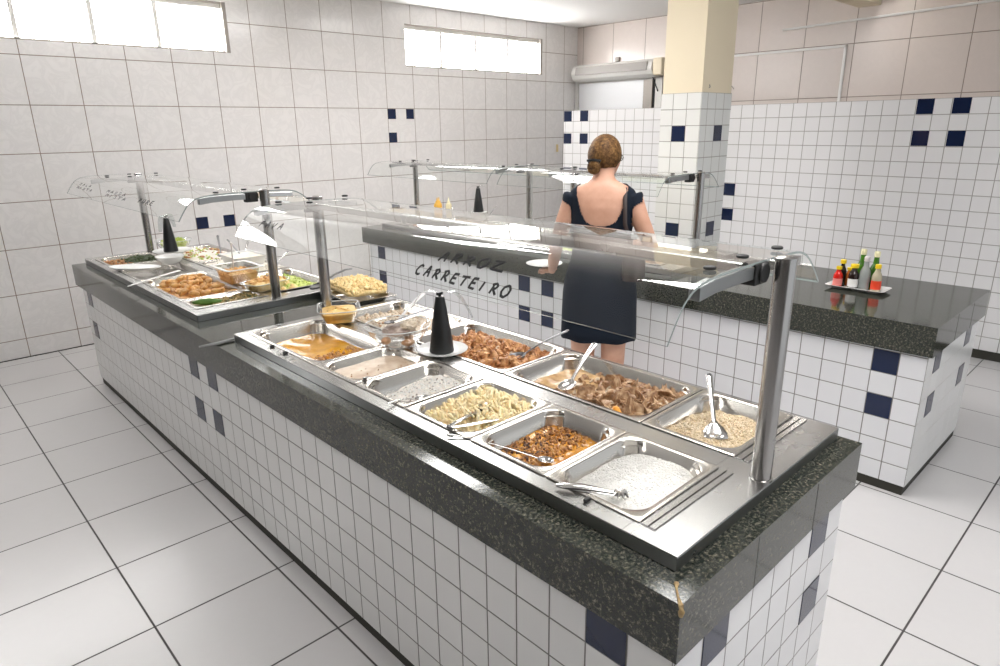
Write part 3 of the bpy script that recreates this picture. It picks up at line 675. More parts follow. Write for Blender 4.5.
def inner(name, label, cx, cy, z0, z1, a, bb, mats, r=.03, rz=0, dome=.01, cat='food', cnt=0, taper=.82, psize=(.006, .004, .003), pmat=None):
    b = MB(); L = []
    L.append(rrect(-a * taper, a * taper, -bb * taper, bb * taper, r * .8, 0)); L.append(rrect(-a, a, -bb, bb, r, z1 - z0))
    for k, f in ((.75, .55), (.45, .85), (.12, 1)): L.append([(x * k, y * k, z1 - z0 + dome * f + .002 * math.sin(9 * i)) for i, (x, y, _) in enumerate(L[1])])
    b.loops(L, mats, True, True)
    if cnt:
        BV, BF = ICO1
        for _ in range(cnt):
            x, y = (rng.random(2) * 2 - 1) * (a * .85, bb * .85); rr = max(abs(x / a), abs(y / bb))
            s = np.array(psize) * (.7 + .6 * rng.random()); V = (BV * s) @ rand_rot().T + np.array([x, y, z1 - z0 + dome * (1 - rr * .9)])
            b.add(V, BF, pmat or mats)
    o = b.build(name, smooth=True, angle=60); o.location = (cx, cy, z0); o.rotation_euler[2] = rz
    return tag(o, label, cat, None, 'stuff')
inner('orange_puree', 'smooth orange puree with a dark herb in the small clear tub', .430, 1.845, .807, .845, .066, .078, M['puree'], rz=-.5, cnt=10, pmat=M['herb'], psize=(.008, .003, .001))

def round_bowl(name, cx, cy, z, r0, r1, h, mat, label, n=40, th=.0022, cat='bowl', rimmat=None):
    b = MB(); prof = [(.001, .002), (r0 * .8, .0015), (r0, .004), (r0 + (r1 - r0) * .45, h * .35), (r0 + (r1 - r0) * .8, h * .7), (r1, h - .002), (r1 + .004, h), (r1 + .004, h - .003)]
    b.lathe(prof, mat, (0, 0, 0), n, cap0=False, cap1=False)
    o = b.build(name, smooth=True, angle=60); o.location = (cx, cy, z)
    if mat == M['clear']:
        MB().tube([((r1 + .003) * math.cos(2 * PI * k / 40), (r1 + .003) * math.sin(2 * PI * k / 40), h) for k in range(41)], .0018, M['rimglint'], 6, cap=False).build('rim', o, smooth=True)
        o.children[0].location = (0, 0, 0)
    else: o.modifiers.new('s', 'SOLIDIFY').thickness = th
    return tag(o, label, cat)
round_bowl('clear_bowl', .410, 1.405, .8025, .062, .115, .078, M['clear'], 'large clear bowl of potatoes and tongs beside the black cone')
def potato(x, y, z, a, b_, c_, rz, label, mat=None):
    V, F = ICO2; b = MB(); R3 = np.array([[math.cos(rz), -math.sin(rz), 0], [math.sin(rz), math.cos(rz), 0], [0, 0, 1]])
    v = V * (1 + .10 * np.sin(V[:, :1] * 3 + x * 90)) * (a, b_, c_); b.add(v @ R3.T, F, mat or M['potato'])
    o = b.build('potato', smooth=True, angle=180, loc=None); o.location = (x, y, z)
    o.modifiers.new('s', 'SUBSURF').levels = 1
    return tag(o, label, 'potato')
potato(.413, 1.352, .823, .024, .016, .014, -.6, 'single brown potato nearest the cone inside the clear bowl')
potato(.375, 1.430, .822, .026, .017, .014, .5, 'pinkish potato at the far left inside the clear bowl')
potato(.452, 1.400, .823, .024, .017, .014, 1.3, 'potato on the right inside the clear bowl under the film')
b = MB(); V, F = ico(3); nn = np.array([.82 + .28 * rng.random() for _ in V])[:, None]
b.add((V * nn) * (.062, .055, .022), F, M['foil']); b.add((V * nn[::-1]) * (.035, .03, .016) + np.array([.02, -.03, .016]), F, M['pasta'])
o = b.build('crumpled_film', smooth=True, angle=30); o.location = (.430, 1.425, .852); tag(o, 'crumpled pale wrap piled in the clear bowl', 'wrap')

# plate and black cones ------------------------------------------------
def plate(cx, cy, z, r, label, name='plate'):
    b = MB().lathe([(.001, .004), (r * .55, .004), (r * .62, .0055), (r * .98, .0115), (r, .013), (r * .985, .0105), (r * .62, .001), (r * .5, 0), (.001, 0)], M['porcelain'], (cx, cy, z), 40, cap0=False, cap1=False)
    return tag(b.build(name, smooth=True, loc=(cx, cy, z), angle=60), label, 'plate')
plate(.475, 1.235, .8022, .089, 'small white plate under the black cone by the chicken pan')
def cone(cx, cy, z, label, h=.205, blades=True, ang=0):
    t = empty('fly_fan', (cx, cy, z), label, 'fly fan', 'black cone table fans')
    MB().lathe([(.041, 0), (.043, .003), (.042, .010), (.030, h * .5), (.0165, h * .93), (.014, h * .955), (.0001, h * .96)], M['black'], (cx, cy, z), 32).build('body', t, smooth=True)
    MB().box((cx - .004, cy - .004, z + h * .95), (cx + .004, cy + .004, z + h + .004), M['black']).box((cx - .012, cy - .004, z + h - .004), (cx + .012, cy + .004, z + h + .006), M['black']).build('hub', t, bevel=.001)
    for s in (0, PI):
        a = ang + s; dx, dy = math.cos(a), math.sin(a); b = MB(); pts = []
        for k in range(13):
            q = k / 12; rr = .012 + .10 * q; zz = z + h + .004 + .018 * math.sin(q * PI * .8) - .095 * q ** 2.2; pts.append((cx + dx * rr, cy + dy * rr, zz))
        b.tube(pts, None, M['blade'] , 8, flat=([.006 + .012 * math.sin(PI * min(1, k / 12 * .9)) for k in range(13)], .0007))
        b.build('blade', t, smooth=True)
    return t
M['blade'] = thin_clear('soft_clear_blade', (.86, .88, .88), .03, 4, .2, .05)
cone(.470, 1.232, .8062, 'black cone fly fan on the white plate by the chicken pan', ang=2.2)

# ------------------------------------------------------------------ utensils
def bez(a, b, c, n=8):
    a, b, c = map(Vector, (a, b, c)); return [tuple((1 - t) ** 2 * a + 2 * t * (1 - t) * b + t * t * c) for t in [k / n for k in range(n + 1)]]
def scoop(b, c, d, L, W, D, mat, up=Vector((0, 0, 1))):
    """oval spoon bowl centred at c, long axis d"""
    d = Vector(d).normalized(); s = d.cross(up).normalized(); u = s.cross(d).normalized(); c = Vector(c); Ls = []
    for rr, dz in ((1, 0), (.97, -.12), (.8, -.55), (.5, -.88), (.15, -1)):
        Ls.append([tuple(c + d * (L * rr * math.cos(2 * PI * k / 20)) + s * (W * rr * math.sin(2 * PI * k / 20)) + u * (D * dz)) for k in range(20)])
    b.loops(Ls, mat, False, True)
def spoon(tip, top, label, L=.035, W=.024, D=.010, hw=.006, mat=None, name='serving_spoon', mid=None, cat='spoon', wide=1.5, hole=True, hmat=None):
    mat = mat or M['steel_tool']; tip, top = Vector(tip), Vector(top); d = (top - tip).normalized()
    t = empty(name, tuple(tip), label, cat)
    b = MB(); dd = Vector((d.x, d.y, d.z * .35)); scoop(b, tip, dd, L, W, D, mat); o = b.build('bowl', t, smooth=True, solid=.001, angle=180)
    st = tip + dd.normalized() * L * .95
    pts = [tuple(st.lerp(top, k / 8) + Vector((0, 0, .006 * math.sin(PI * k / 8)))) for k in range(9)]
    b = MB().tube(pts, None, hmat or mat, 10, flat=([hw * (.75 + (wide - .75) * (k / 8) ** 1.5) for k in range(9)], [hw * .35] * 9))
    if hole:
        b.tube([tuple(Vector(pts[-1]) + d * .002 + Vector((.004 * math.cos(a), .004 * math.sin(a), .002))) for a in [k * PI / 5 for k in range(11)]], .0016, M['dark_steel'], 6, cap=False)
    b.build('handle', t, smooth=True)
    return t
spoon((.581, .755, .783), (.772, .803, .859), 'long steel spoon leaning in the stewed meat pan', L=.036, W=.026, hw=.0075, wide=1.5)
spoon((.641, 1.034, .797), (.800, .946, .867), 'dark steel ladle leaning across the roast chicken', L=.032, W=.028, D=.014, hw=.006, mat=M['dark_steel'], name='ladle', cat='ladle')
# slotted turner in the beige rice
t = empty('turner', (.58, .25, .79), 'steel turner standing upright in the beige rice pan', 'turner')
tipv = Vector((.578, .252, .783)); topv = Vector((.775, .388, .860)); dv = (topv - tipv).normalized()
a0 = tipv; sd = dv.cross(Vector((0, 0, 1))).normalized(); b = MB()
L = []
for k, wd in ((-.012, .030), (.01, .029), (.03, .022), (.045, .012), (.058, .007)):
    cpt = a0 + dv * k; L.append([tuple(cpt - sd * wd + Vector((0, 0, .004 * (wd / .03)))), tuple(cpt - sd * wd * .4), tuple(cpt + sd * wd * .4), tuple(cpt + sd * wd + Vector((0, 0, .004 * (wd / .03))))])
b.loops(L, M['steel_tool'], close=False); b.build('blade', t, smooth=True, solid=.0012, angle=180)
b = MB().tube([tuple((a0 + dv * .05).lerp(topv, k / 8)) for k in range(9)], None, M['steel_tool'], 10, flat=([.006, .0055, .006, .0065, .007, .0075, .008, .009, .0095], [.003] * 9))
b.tube([tuple(topv + Vector((.005 * math.cos(a), .005 * math.sin(a), .003))) for a in [k * PI / 5 for k in range(11)]], .0018, M['dark_steel'], 6, cap=False); b.build('handle', t, smooth=True)
# rice tongs with toothed head
t = empty('tongs', (.11, .30, .80), 'clear-looking steel tongs lying on the white rice at the pan edge', 'tongs')
b = MB()
b.tube([(.076, .352, .808), (.082, .335, .812), (.105, .305, .812), (.13, .275, .806), (.148, .252, .802)], None, M['steel_tool'], 10, flat=([.004, .012, .010, .007, .006], [.002, .003, .003, .003, .003])); b.build('arm', t, smooth=True)
b = MB(); b.tube([(.070, .350, .8065), (.100, .30, .8065), (.146, .242, .798)], None, M['steel_tool'], 8, flat=([.003, .006, .005], .0015)); b.build('arm', t, smooth=True)
b = MB(); cc = Vector((.156, .240, .800))
for k in range(9):
    a = 2 * PI * k / 9; b.tube([tuple(cc), tuple(cc + Vector((.012 * math.cos(a), .012 * math.sin(a), .003))), tuple(cc + Vector((.018 * math.cos(a), .018 * math.sin(a), -.004)))], [.006, .004, .002], M['steel_tool'], 6)
b.build('head', t, smooth=True)
# pair of tongs across the potato strips
t = empty('tongs', (.09, .73, .81), 'steel tongs with a spoon jaw resting on the potato strips pan', 'tongs')
b = MB(); b.tube([(.092, .736, .812), (.15, .757, .805), (.235, .778, .800)], None, M['steel_tool'], 10, flat=([.006, .008, .012], [.002, .003, .003])); scoop(b, (.262, .782, .803), (1, .15, -.1), .030, .020, .010, M['steel_tool']); b.build('arm', t, smooth=True, angle=180)
b = MB(); b.tube([(.092, .726, .812), (.15, .715, .806), (.236, .705, .796)], None, M['steel_tool'], 10, flat=([.006, .009, .007], .002)); b.build('arm', t, smooth=True)
b = MB(); b.tube([(.094 + .008 * math.cos(a), .731 + .009 * math.sin(a), .812) for a in [PI / 2 + k * PI / 8 for k in range(9)]], .0032, M['dark_steel'], 8); b.build('spring_hinge', t, smooth=True)
spoon((.205, .50, .764), (.066, .712, .8085), 'slim steel ladle dipped in the orange bean stew', L=.020, W=.016, hw=.0035, wide=1.2, name='ladle', cat='ladle', hole=False)
spoon((.205, 1.0, .781), (.066, .975, .812), 'steel spoon lying flat in the speckled rice', L=.026, W=.018, hw=.0045, wide=1.0, hole=False)
b = MB(); b.tube(bez((.150, 1.205, .79), (.118, 1.20, .822), (.138, 1.165, .818)) + [(.17, 1.165, .795)], None, M['steel_tool'], 8, flat=(.007, .0015)); tag(b.build('spoon_rest_hook', smooth=True), 'bent steel hook hanging on the soup pan edge', 'hook')
spoon((.205, 1.575, .752), (.062, 1.645, .8085), 'steel ladle sunk in the orange broth', L=.034, W=.028, D=.014, hw=.004, wide=1.1, name='ladle', cat='ladle', hole=False)
b = MB(); b.box((-.006, -.003, .8005), (.003, .003, .808), M['rubber']); 
for i, (yy, l) in enumerate(((1.62, 'black clip on the steel edge beside the orange broth pan'), (1.72, 'black clip on the steel edge further along the orange broth pan'), (.27, 'black clip on the steel edge in front of the white rice pan'))):
    o = MB().box((.072, yy - .004, .8005), (.088, yy + .004, .8085), M['rubber']).build('edge_clip', bevel=.001); tag(o, l, 'clip', 'black edge clips')
# bowl tongs and white-handled spoon
t = empty('tongs', (.42, 1.42, .87), 'steel tongs slanting out of the clear bowl', 'tongs')
for s, (x, y, z) in enumerate(((.560, 1.415, .893), (.565, 1.385, .893))):
    MB().tube([(.402, 1.428 - .014 * s, .884 + .004 * s), (.48, 1.420 - .018 * s, .898), (x, y, z + .012)], None, (M['dark_steel'], M['steel_tool'])[s], 10, flat=([.010, .007, .005], .003)).build('arm', t, smooth=True)
b = MB(); scoop(b, (.396, 1.432, .888), (1, 0, 0), .024, .015, .006, M['dark_steel']); b.build('jaw', t, smooth=True, solid=.001, angle=180)
spoon((.555, 1.66, .792), (.745, 1.690, .885), 'white-handled spoon standing in the pale salad', L=.03, W=.024, hw=.009, wide=1.4, hmat=M['white_plastic'], hole=False)
# spatula on the yellow crumbs
t = empty('spatula', (.58, 2.22, .87), 'dark grey spatula resting on the yellow crumb tray', 'spatula')
b = MB(); b.tube([(.540 + .040 * math.cos(a), 2.200 + .032 * math.sin(a), .872 + .008 * math.cos(a)) for a in [k * PI / 10 for k in range(21)]], .004, M['black'], 8, cap=False)
b.lathe([(.001, 0), (.038, .001), (.038, .002), (.001, .002)], M['dark_steel'], (.540, 2.200, .870), 24, sy=.8, cap0=False, cap1=False); b.build('head', t, smooth=True)
MB().tube([(.575, 2.216, .880), (.66, 2.268, .893), (.75, 2.322, .894), (.805, 2.356, .886)], None, M['black'], 10, flat=([.006, .006, .009, .008], [.0035] * 4)).build('handle', t, smooth=True)
b = MB().tube([(-.078, 2.002, .7735), (.0, 1.998, .774), (.075, 2.004, .775)], None, M['dark_steel'], 10, flat=([.007, .010, .010], [.003, .004, .004])); tag(b.build('knife_handle', smooth=True), 'grey steel bar poking over the granite edge in the gap', 'utensil')

# ------------------------------------------------------------------ far steam table contents
X2F = (.085, .42); G = 'far food pans'
bx = well(X2F, 2.465, 2.662, .085, 'narrow steel pan with a long green vegetable, near end of the far steam table', .012)
food('green_mix', 'thin layer of green and brown vegetables in the narrow pan', bx, lambda u, v: .786 + .006 * u, M['mixveg'], [(M['mixveg'], 240, (.008, .005, .004), 'ico', (.25, 1, 0, 1), .6), (M['greens_dark'], 90, (.008, .005, .004), 'ico', (.3, 1, 0, 1), .6)], 30, .004, 6)
b = MB(); b.tube([(.118, 2.605, .799), (.145, 2.58, .802), (.18, 2.56, .801), (.225, 2.54, .795)], [.006, .015, .017, .009], M['green'], 14); tag(b.build('green_vegetable', smooth=True), 'long dark green vegetable lying in the narrow pan', 'vegetable')
bx = well(X2F, 2.664, 3.25, .07, 'steel pan of fried golden pastries on the far steam table', .03)
food('pastry_crumbs', 'crumb bed under the fried pastries', bx, lambda u, v: .768, M['pastry'], [(M['pastry'], 60, (.008, .006, .004), 'ico')], 26, .003, 6)
proto = None; k = 0
V, F = ICO2
for i in range(72):
    u, v = rng.random(2); X = bx[0] + .03 + u * (bx[1] - bx[0] - .06); Y = bx[2] + .03 + v * (bx[3] - bx[2] - .06)
    if proto is None:
        b = MB(); vv = V.copy(); vv[:, 2] *= .45; vv[:, 1] *= .62; vv[:, 1] += .35 * vv[:, 0] ** 2; vv *= (1 + .08 * np.sin(7 * V[:, :1])) * .026
        b.add(vv, F, M['pastry']); o = b.build('fried_pastry', smooth=True, angle=180); proto = o
    else:
        o = proto.copy(); COL.objects.link(o)
    lay = .782 + .008 * (i // 18) + .008 * math.sin(5 * u)
    o.location = (X, Y, lay); o.rotation_euler = (rng.normal() * .3, rng.normal() * .3, rng.random() * 2 * PI)
    s = .85 + .35 * rng.random(); o.scale = (s, s, s)
    tag(o, 'crescent of golden fried pastry in the pastry heap on the far steam table', 'pastry', 'fried pastries in the far steel pan')
bx = well(X2F, 3.26, 3.80, .05, 'shallow steel pan under white dishes on the far steam table', .02)
food('clear_ice', 'pale wet layer in the shallow pan under the white dishes', bx, lambda u, v: .775, M['steel_pan'], [], 16, .002, 6)
bx = well(X2F, 3.81, 4.15, .06, 'steel pan of minced meat and dark greens at the far corner', .02)
food('greens_and_mince', 'dark cooked greens beside reddish mince at the far corner', bx, lambda u, v: .778 + .008 * u, M['greens_dark'], [(M['chicken'], 160, (.010, .007, .005), 'ico', (0, .42, 0, 1), .7), (M['greens_dark'], 200, (.014, .008, .005), 'ico', (.35, 1, 0, 1), .8)], 28, .006, 8)
bx = well(XB, 2.50, 3.00, .07, 'steel pan of yellow potato salad behind the near post of the far steam table', .02)
food('potato_salad', 'yellow green potato salad with golden lumps', bx, lambda u, v: .768 + .010 * math.sin(3 * u), M['lettuce'], [(M['mash'], 120, (.014, .011, .008), 'ico', (0, .6, 0, 1), .7), (M['lettuce'], 70, (.012, .008, .003), 'ico', (.4, 1, 0, 1), .5)], 28, .005, 6)
bx = well(XB, 3.01, 3.55, .07, 'steel pan of creamy white food in the back row of the far steam table', .02)
food('creamy_salad', 'creamy white salad heaped in the back row', bx, mound(.78, .815, .5, .5, 1), M['cream_white'], [(M['cream_white'], 120, (.014, .010, .006), 'ico')], 26, .006, 6)
bx = well(XB, 3.56, 4.15, .07, 'steel pan of mixed leftovers in the far back corner', .02)
food('mixed_salad', 'mixed pale and orange salad in the far back corner', bx, mound(.775, .80, .5, .5, 1), M['cream_white'], [(M['chicken'], 60, (.012, .009, .006), 'ico'), (M['lettuce'], 60, (.012, .009, .003), 'ico')], 24, .006, 6)
# white deep tub holding pasta
t = tag(MB().loops([rrect(-.068, .068, -.080, .080, .012, 0), rrect(-.080, .080, -.098, .098, .016, .075), rrect(-.098, .098, -.116, .116, .018, .079), rrect(-.098, .098, -.116, .116, .018, .0765)], M['clear'], True, False).build('plastic_tub', smooth=True, angle=40), 'square clear tub with a white rim holding browned food on the far steam table', 'tub')
t.location = (.452, 2.885, .8025)
MB().loops([rrect(-.081, .081, -.099, .099, .016, .0785), rrect(-.099, .099, -.117, .117, .018, .0800), rrect(-.1, .1, -.118, .118, .018, .0765)], M['white_plastic']).build('white_rim', t).location = (0, 0, 0)
inner('browned_food', 'browned crumbs in the square clear tub', .452, 2.885, .806, .852, .071, .088, M['pastry'], r=.012, cnt=70, pmat=M['pastry'], psize=(.010, .007, .005), taper=.9)
b = MB().tube([(.447, 2.925, .857), (.44, 2.90, .90), (.425, 2.850, 1.01)], None, M['white_plastic'], 10, flat=([.006, .006, .009], [.003, .003, .003]), up=(1, 0, 0)); tag(b.build('white_spoon_handle', smooth=True), 'white plastic handle standing upright in the square clear tub', 'spoon')
# clear oblong dish of cut pies
clear_tub(.47, 2.60, .8025, (.078, .050), (.105, .068), .042, 'shallow clear dish of golden baked slices by the near post', rz=.25, cat='dish')
inner('baked_slices', 'golden baked slices in the shallow clear dish', .47, 2.60, .806, .842, .092, .058, M['mash'], rz=.25, cnt=46, pmat=M['pastry'], psize=(.016, .011, .006), dome=.010)
# white boat dish, cup dishes, long white spatula
plate(.455, 3.86, .832, .115, 'white plate under the black cone on the far steam table')
round_bowl('white_bowl', .36, 3.62, .8025, .035, .075, .05, M['porcelain'], 'white bowl beside the far black cone')
round_bowl('white_bowl', .455, 3.86, .8025, .03, .06, .029, M['porcelain'], 'low white bowl under the plate of the far black cone')
b = MB(); scoop(b, (.16, 3.60, .822), (.75, -.9, 0), .155, .065, .020, M['porcelain']); tag(b.build('white_serving_dish', smooth=True, solid=.003, angle=180), 'long white leaf-shaped dish at the front of the far steam table', 'dish')
cone(.445, 3.86, .8385, 'black cone fly fan on the far steam table', h=.215, ang=.9)
b = MB().tube([(-.005, 3.13, .812), (.08, 3.20, .810), (.18, 3.26, .812), (.30, 3.30, .82)], None, M['white_plastic'], 10, flat=([.006, .006, .008, .014], [.003] * 4)); tag(b.build('white_spatula', smooth=True), 'long white plastic spatula laid across the edge of the far pans', 'spatula')
# glass bowl with lettuce
round_bowl('glass_bowl', .53, 4.06, .8025, .06, .105, .075, M['clear'], 'clear glass bowl of yellow green lettuce in the far corner')
inner('lettuce', 'yellow green shredded lettuce filling the glass bowl', .53, 4.06, .807, .858, .078, .078, M['lettuce'], r=.068, cnt=110, pmat=M['lettuce'], psize=(.02, .010, .002), dome=.02, taper=.7)
# spatulas resting in back pans
spoon((.63, 3.55, .83), (.80, 4.02, .875), 'black handled spoon resting on the far back pans', hw=.006, mat=M['dark_steel'], wide=1.4, name='serving_spoon')
spoon((.60, 3.10, .84), (.70, 3.60, .905), 'long grey handled spoon beside the black handled one', hw=.006, mat=M['dark_steel'], wide=1.2, name='serving_spoon')
spoon((.60, 2.88, .80), (.78, 2.975, .898), 'steel spoon leaning in the yellow potato salad', hw=.006, wide=1.5)
spoon((.66, 3.30, .825), (.80, 3.545, .885), 'pale metal spoon in the creamy white salad', hw=.006, wide=1.4)
b = MB().loops([rrect(-.075, .075, -.10, .10, .01, 0), rrect(-.09, .09, -.12, .12, .012, .05), rrect(-.094, .094, -.124, .124, .014, .052)], M['white_plastic'], True, False)
b.loops([rrect(-.086, .086, -.116, .116, .012, .042)], M['cream_white'], False, True)
o = b.build('white_tray', smooth=True, angle=40); o.location = (.62, 3.20, .8265); tag(o, 'white plastic tray resting over the creamy salad', 'tray')

# ------------------------------------------------------------------ second steam table contents (mostly hidden)
for i, (ya, yb, mt, nm, lb) in enumerate(((1.52, 2.02, 'meat', 'stew', 'brown stew in the pan before the pillar'), (2.03, 2.52, 'lettuce', 'leafy_salad', 'leafy salad in the pan in front of the woman'), (2.53, 3.02, 'rice', 'plain_rice', 'plain rice in the middle pan of the second counter'), (3.03, 3.52, 'mash', 'yellow_mash', 'yellow mash in a pan of the second counter'), (3.53, 4.03, 'chicken', 'fried_bits', 'fried bits in the farthest pan of the second counter'))):
    for j, cols in enumerate(((2.24, 2.54), (2.58, 2.89))):
        bx = well(cols, ya, yb, .065, 'pan of %s on the second counter, %s column' % (nm.replace('_', ' '), ('near', 'far')[j]), .03)
        food(nm, lb + (', near column' if j == 0 else ', far column'), bx, lambda u, v: .768, M[mt], [(M[mt], 60, (.016, .011, .007), 'ico')], 16, .006, 5)
cone(2.79, 3.62, .880, 'black cone fan with drooping clear blades on the second counter', h=.20, ang=-.7)
round_bowl('white_bowl', 2.79, 3.62, .8025, .04, .07, .076, M['porcelain'], 'upturned white bowl carrying the cone on the second counter')
def squeeze(x, y, z, r, h, col, cap, label, name='squeeze_bottle'):
    t = empty(name, (x, y, z), label, 'bottle')
    MB().lathe([(r * .9, 0), (r, .004), (r, h * .62), (r * .8, h * .70), (r * .45, h * .74)], col, (x, y, z), 24).build('body', t, smooth=True)
    MB().lathe([(r * .55, h * .74), (r * .55, h * .80), (r * .25, h * .84), (r * .10, h)], cap, (x, y, z), 20).build('nozzle', t, smooth=True)
    return t
YEL = simple('mustard_plastic', (.85, .50, .08), .35); CRM = simple('mayo_plastic', (.85, .78, .52), .35)
squeeze(2.74, 4.10, .8025, .03, .165, YEL, YEL, 'orange squeeze bottle, left of the pair on the second counter')
squeeze(2.72, 4.05, .8025, .026, .175, YEL, YEL, 'yellow orange squeeze bottle beside the orange one on the second counter')
squeeze(2.76, 3.97, .8025, .026, .175, CRM, CRM, 'cream squeeze bottle on the second counter')
spoon((2.70, 3.50, .80), (2.82, 3.44, .93), 'steel spoon sticking up beside the cone on the second counter', hw=.006, wide=1.3)
spoon((2.66, 3.80, .80), (2.74, 3.90, .90), 'steel spoon sticking up beside the cream squeeze bottle', hw=.005, wide=1.3)

# ------------------------------------------------------------------ condiment tray
TRX, TRY, TRZ = 2.545, .585, .7685
t = MB(); t.loops([rrect(-.050, .050, -.105, .105, .015, 0), rrect(-.068, .068, -.130, .130, .02, .016), rrect(-.072, .072, -.134, .134, .02, .017), rrect(-.067, .067, -.129, .129, .02, .0175), rrect(-.049, .049, -.104, .104, .015, .003)], M['porcelain'], True, True)
o = t.build('condiment_tray', smooth=True, angle=40); o.location = (TRX, TRY, TRZ); tag(o, 'white rectangular tray of sauces on the bare granite end', 'tray')
def bottle(x, y, r, h, body, cap, label, neck=.35, capr=.6, liq=None, lab=None, name='sauce_bottle'):
    z = TRZ + .0035; t = empty(name, (x, y, z), label, 'bottle'); hs = h * (1 - neck)
    MB().lathe([(r * .92, 0), (r, .003), (r, hs * .82), (r * .85, hs * .93), (r * .5, hs + h * .07), (r * .42, h * .87), (r * .42, h * .88)], body, (x, y, z), 24).build('body', t, smooth=True)
    MB().lathe([(r * capr, h * .86), (r * capr, h * .985), (r * capr * .85, h)], cap, (x, y, z), 20).build('cap', t, smooth=True)
    if lab: MB().lathe([(r * 1.02, hs * .18), (r * 1.02, hs * .62)], lab, (x, y, z), 24, cap0=False, cap1=False).build('paper_label', t, smooth=True)
    return t
red = simple('red_sauce', (.62, .015, .01), .12); drk = simple('dark_soy', (.018, .010, .008), .08); grn = simple('green_glass_bottle', (.05, .16, .015), .06)
yel = simple('yellow_cap', (.88, .62, .02), .35); clr = simple('grey_clear_glass', (.30, .32, .31), .05); redl = simple('red_label', (.75, .06, .02), .4); wht = simple('white_label', (.80, .80, .78), .5); cork = simple('pale_cap', (.72, .68, .42), .4)
bottle(TRX - .035, TRY + .085, .021, .105, red, yel, 'red sauce bottle with yellow cap at the tray corner', neck=.3, capr=.62, lab=simple('pink_label', (.80, .25, .22), .4))
bottle(TRX + .012, TRY + .085, .019, .130, drk, yel, 'dark sauce bottle with yellow cap behind the red one', neck=.3, capr=.72)
bottle(TRX + .040, TRY + .060, .018, .09, simple('orange_sauce', (.70, .18, .03), .2), yel, 'orange sauce bottle at the back of the tray', neck=.3, capr=.7)
bottle(TRX - .035, TRY + .015, .023, .125, drk, yel, 'dark soy bottle with yellow cap and white label in the tray front', neck=.3, capr=.78, lab=wht)
bottle(TRX + .030, TRY + .005, .026, .190, grn, cork, 'tall green oil bottle in the middle of the tray', neck=.38, capr=.5, lab=simple('dark_green_label', (.03, .07, .02), .5))
bottle(TRX - .020, TRY - .030, .024, .165, clr, simple('grey_cap', (.55, .5, .5), .4), 'clear ridged bottle with dark neck in the middle of the tray', neck=.35, capr=.5)
bottle(TRX + .032, TRY - .055, .026, .185, grn, cork, 'tall green oil bottle at the right of the tray', neck=.38, capr=.5)
bottle(TRX - .026, TRY - .085, .022, .135, simple('pale_amber', (.45, .40, .28), .08), yel, 'small bottle with red and yellow label at the right front of the tray', neck=.3, capr=.6, lab=redl)

# ------------------------------------------------------------------ woman
WX, WY = 1.74, 1.535
FW = Vector((math.cos(math.radians(33)), math.sin(math.radians(33)), 0)); RT = Vector((FW.y, -FW.x, 0))
def wl(r, f, z): return Vector((WX, WY, 0)) + RT * r + FW * f + Vector((0, 0, z))
skin = mottled('skin', [(.3, (.56, .30, .20)), (.7, (.66, .38, .27))], 12, .5, .03)
navy_cloth = mottled('navy_dress_cloth', [(.3, (.007, .011, .020)), (.7, (.012, .018, .030))], 300, .8, .1, spec=.2)
hairm = mottled('brown_blond_hair', [(.30, (.035, .015, .005)), (.5, (.12, .058, .018)), (.7, (.27, .150, .055))], 55, .62, .6, spec=.25)
def ring(z, w, d, f, r=0, n=40, p=2.3):
    out = []
    for k in range(n):
        a = 2 * PI * k / n; c, s = math.cos(a), math.sin(a)
        out.append(tuple(wl(r + w * math.copysign(abs(c) ** (2 / p), c), f + d * math.copysign(abs(s) ** (2 / p), s), z)))
    return out
body = MB()
torso = [(.62, .150, .100, .005), (.70, .168, .112, .00), (.78, .172, .112, -.005), (.86, .158, .100, .0), (.94, .134, .086, .004), (1.02, .138, .088, .006), (1.10, .150, .098, .008), (1.17, .155, .094, .002), (1.215, .160, .078, -.006), (1.245, .150, .064, -.010), (1.268, .120, .054, -.010), (1.285, .082, .047, -.006), (1.298, .060, .046, .002), (1.315, .051, .046, .010), (1.335, .050, .048, .020), (1.355, .050, .052, .030)]
body.loops([ring(z, w, d, f) for z, w, d, f in torso], skin, True, True)
hc = wl(.004, .052, 1.398)
def ell(b, c, rx, ry, rz_, mat, n=24, tilt=0, F_=None):
    F0 = F_ or FW; R0 = Vector((F0.y, -F0.x, 0)); L = []
    for i in range(1, n):
        ph = PI * i / n; zz = -math.cos(ph); rr = math.sin(ph)
        L.append([tuple(Vector(c) + R0 * (rx * rr * math.cos(2 * PI * k / n)) + F0 * (ry * rr * math.sin(2 * PI * k / n) + tilt * zz) + Vector((0, 0, rz_ * zz))) for k in range(n)])
    b.loops(L, mat, True, True)
HF = Vector((math.cos(math.radians(18)), math.sin(math.radians(18)), 0)); HR = Vector((HF.y, -HF.x, 0))
ell(body, hc, .070, .086, .096, skin, F_=HF); ell(body, hc + HF * .025 + Vector((0, 0, -.045)), .052, .055, .050, skin, F_=HF)
body.tube([tuple(hc + HF * .078 + Vector((0, 0, .0))), tuple(hc + HF * .098 + Vector((0, 0, -.022))), tuple(hc + HF * .085 + Vector((0, 0, -.030)))], [.008, .011, .010], skin, 10)
body.tube([tuple(hc + HF * .072 + HR * -.018 + Vector((0, 0, -.050))), tuple(hc + HF * .080 + Vector((0, 0, -.050))), tuple(hc + HF * .072 + HR * .018 + Vector((0, 0, -.050)))], [.006, .008, .006], skin, 8)
for s in (-1, 1): ell(body, hc + HR * (s * .066) + HF * .0 + Vector((0, 0, -.012)), .008, .017, .028, skin, 12, F_=HF)
